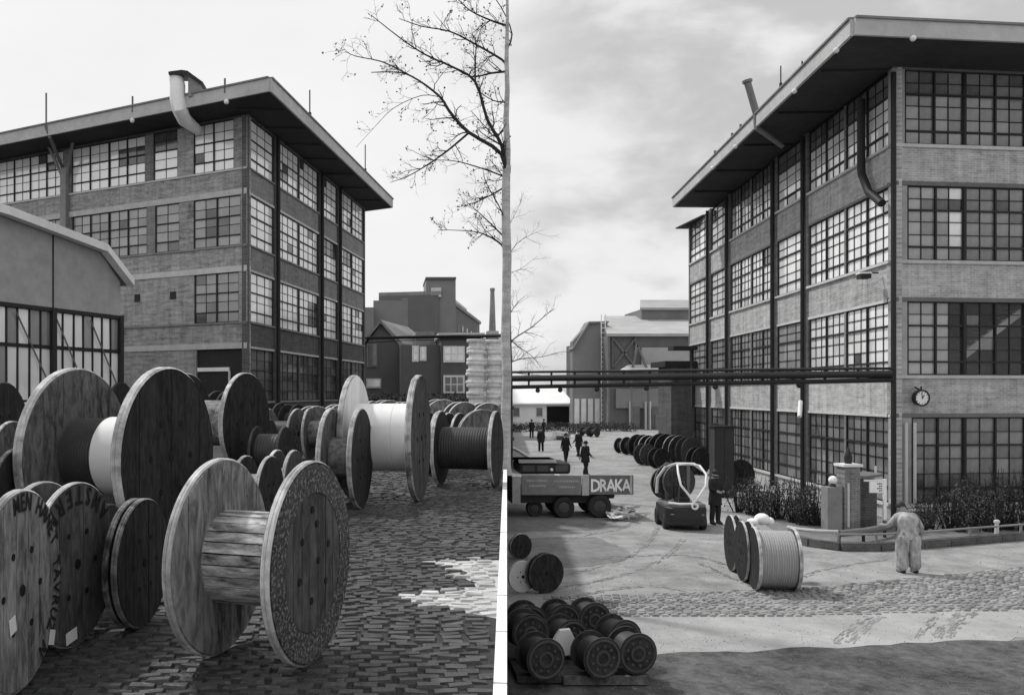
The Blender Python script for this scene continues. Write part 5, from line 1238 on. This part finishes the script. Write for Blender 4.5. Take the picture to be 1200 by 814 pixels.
mo = person('man in baggy pale overalls from behind, stooping towards the white notice board', G(1064,671), R(180), 1.72,
    dict(sp=(0,-.02,1.10), ch=(0.0,-.07,1.29), nk=(.02,-.14,1.43), hd=(.03,-.19,1.50), hd2=(.04,-.22,1.57), shl=(-.22,-.10,1.33), ell=(-.36,-.05,1.08), wrl=(-.37,-.12,.86), shr=(.22,-.10,1.33), elr=(.38,-.14,1.10), wrr=(.42,-.28,1.10),
         hpl=(-.13,0,.86), hpr=(.13,0,.86), knl=(-.15,-.03,.48), knr=(.14,-.02,.48), anl=(-.17,.03,.09), anr=(.13,.03,.09), tol=(-.18,-.16,.04), tor=(.14,-.16,.04)),
    (overall, skin), hair='hair', legw=1.35)
MB().box(-.2,.2,.07,.10,.80,.86).build('belt', overall, mo)
# loose trouser legs and jacket as clothing
for sx in (-1,1):
    kx = -.15 if sx < 0 else .14; ax = -.17 if sx < 0 else .13
    MB().tube([(sx*.11,.0,.92),(sx*.13,.01,.80),(kx,-.02,.5),(kx+(ax-kx)*.5,.0,.28),(ax,.02,.075)], [.155,.165,.142,.135,.13], 14).build('trouser_leg', overall, mo, smooth=True); folds([c for c in mo.children if c.name.startswith('trouser')][-1], .04)
mb = MB(); mb.T = Matrix.Diagonal((1,.72,1,1)); mb.lathez([(.235,.82),(.25,.92),(.225,1.05),(.25,1.2),(.26,1.3),(.19,1.39),(.08,1.44)], 18, 0, -.03); folds(mb.build('jacket', overall, mo, smooth=True), .04)
dm = person('man in dark coat standing between the forklift and the tall cabinet', G(838,614), R(20), 1.78, dict(ell=(-.24,-.05,1.14), wrl=(-.12,-.2,1.08), elr=(.24,-.03,1.13), wrr=(.14,-.2,1.06)), (clothD, skin))
mb = MB(); mb.T = Matrix.Diagonal((1,.75,1,1)); mb.lathez([(.23,.62),(.22,.85),(.19,1.02),(.23,1.2),(.235,1.33),(.16,1.42),(.08,1.46)], 16); folds(mb.build('coat', clothD, dm, smooth=True))
walk = dict(knl=(-.1,-.12,.5), anl=(-.1,-.22,.1), tol=(-.1,-.38,.06), knr=(.1,.02,.5), anr=(.1,.2,.12), tor=(.1,.1,.04), wrl=(-.23,.12,.92), wrr=(.23,-.2,.95))
for i, (px, py, rot, lab) in enumerate(((686,557,30,'dark figure striding on the road just behind the flatbed trailer'),(663,541,10,'dark figure walking in the middle of the far road'),(678,535,200,'dark figure half hidden beyond the nearest road walker'),
        (634,529,170,'dark figure standing left on the far road near the pale kerb'),(623,513,0,'small distant figure by the hedge before the white shed'),(637,512,90,'small distant figure right of another beside the hedge'))):
    pp = person(lab, G(px,py), R(rot), 1.82, walk if i in (0,1,2) else None, (clothD, skin), group='people walking on the far road')
    mb = MB(); mb.T = Matrix.Diagonal((1,.75,1,1)); mb.lathez([(.25,.66),(.23,.85),(.20,1.02),(.24,1.2),(.24,1.33),(.16,1.42),(.08,1.46)], 16); folds(mb.build('coat', clothD, pp, smooth=True), .06)
# far clutter near hedge: pale heap of crates
for i in range(9):
    px, py = random.uniform(650,672), random.uniform(508,516); q = G(px,py); s = random.uniform(.25,.45)
    mb = MB(); 
    for zb in (0,.36,.7): mb.box(-s,s,-s*.7,-s*.7+.04,zb*s,zb*s+s*.25).box(-s,s,s*.7-.04,s*.7,zb*s,zb*s+s*.25)
    mb.box(-s,s,-s*.7,s*.7,0,.04).box(-s,-s+.05,-s*.7,s*.7,0,s).box(s-.05,s,-s*.7,s*.7,0,s)
    o = mb.build('slatted_crate', random.choice((white,pale,woodD)), None, q, random.random()); tag(o, 'small slatted crate in the pale clutter by the far hedge, %s from the front' % ORD[i], 'crate', 'crates in the clutter by the far hedge')
# far kerb pale path lines at left of the right yard
for pix in ([(590,520),(610,530),(634,545),(655,560)],):
    pts = [G(*p) for p in pix]; mb = MB()
    for i in range(len(pts)-1): mb.bar(pts[i]+Vector((0,0,.06)), pts[i+1]+Vector((0,0,.06)), .25, .12)
    tag(mb.build('road_kerb', conc), 'pale kerb slanting across the far road left of the walkers', 'kerb')
if _pane: pass
for m in [m for m in bpy.data.meshes if m.users == 0]: bpy.data.meshes.remove(m)
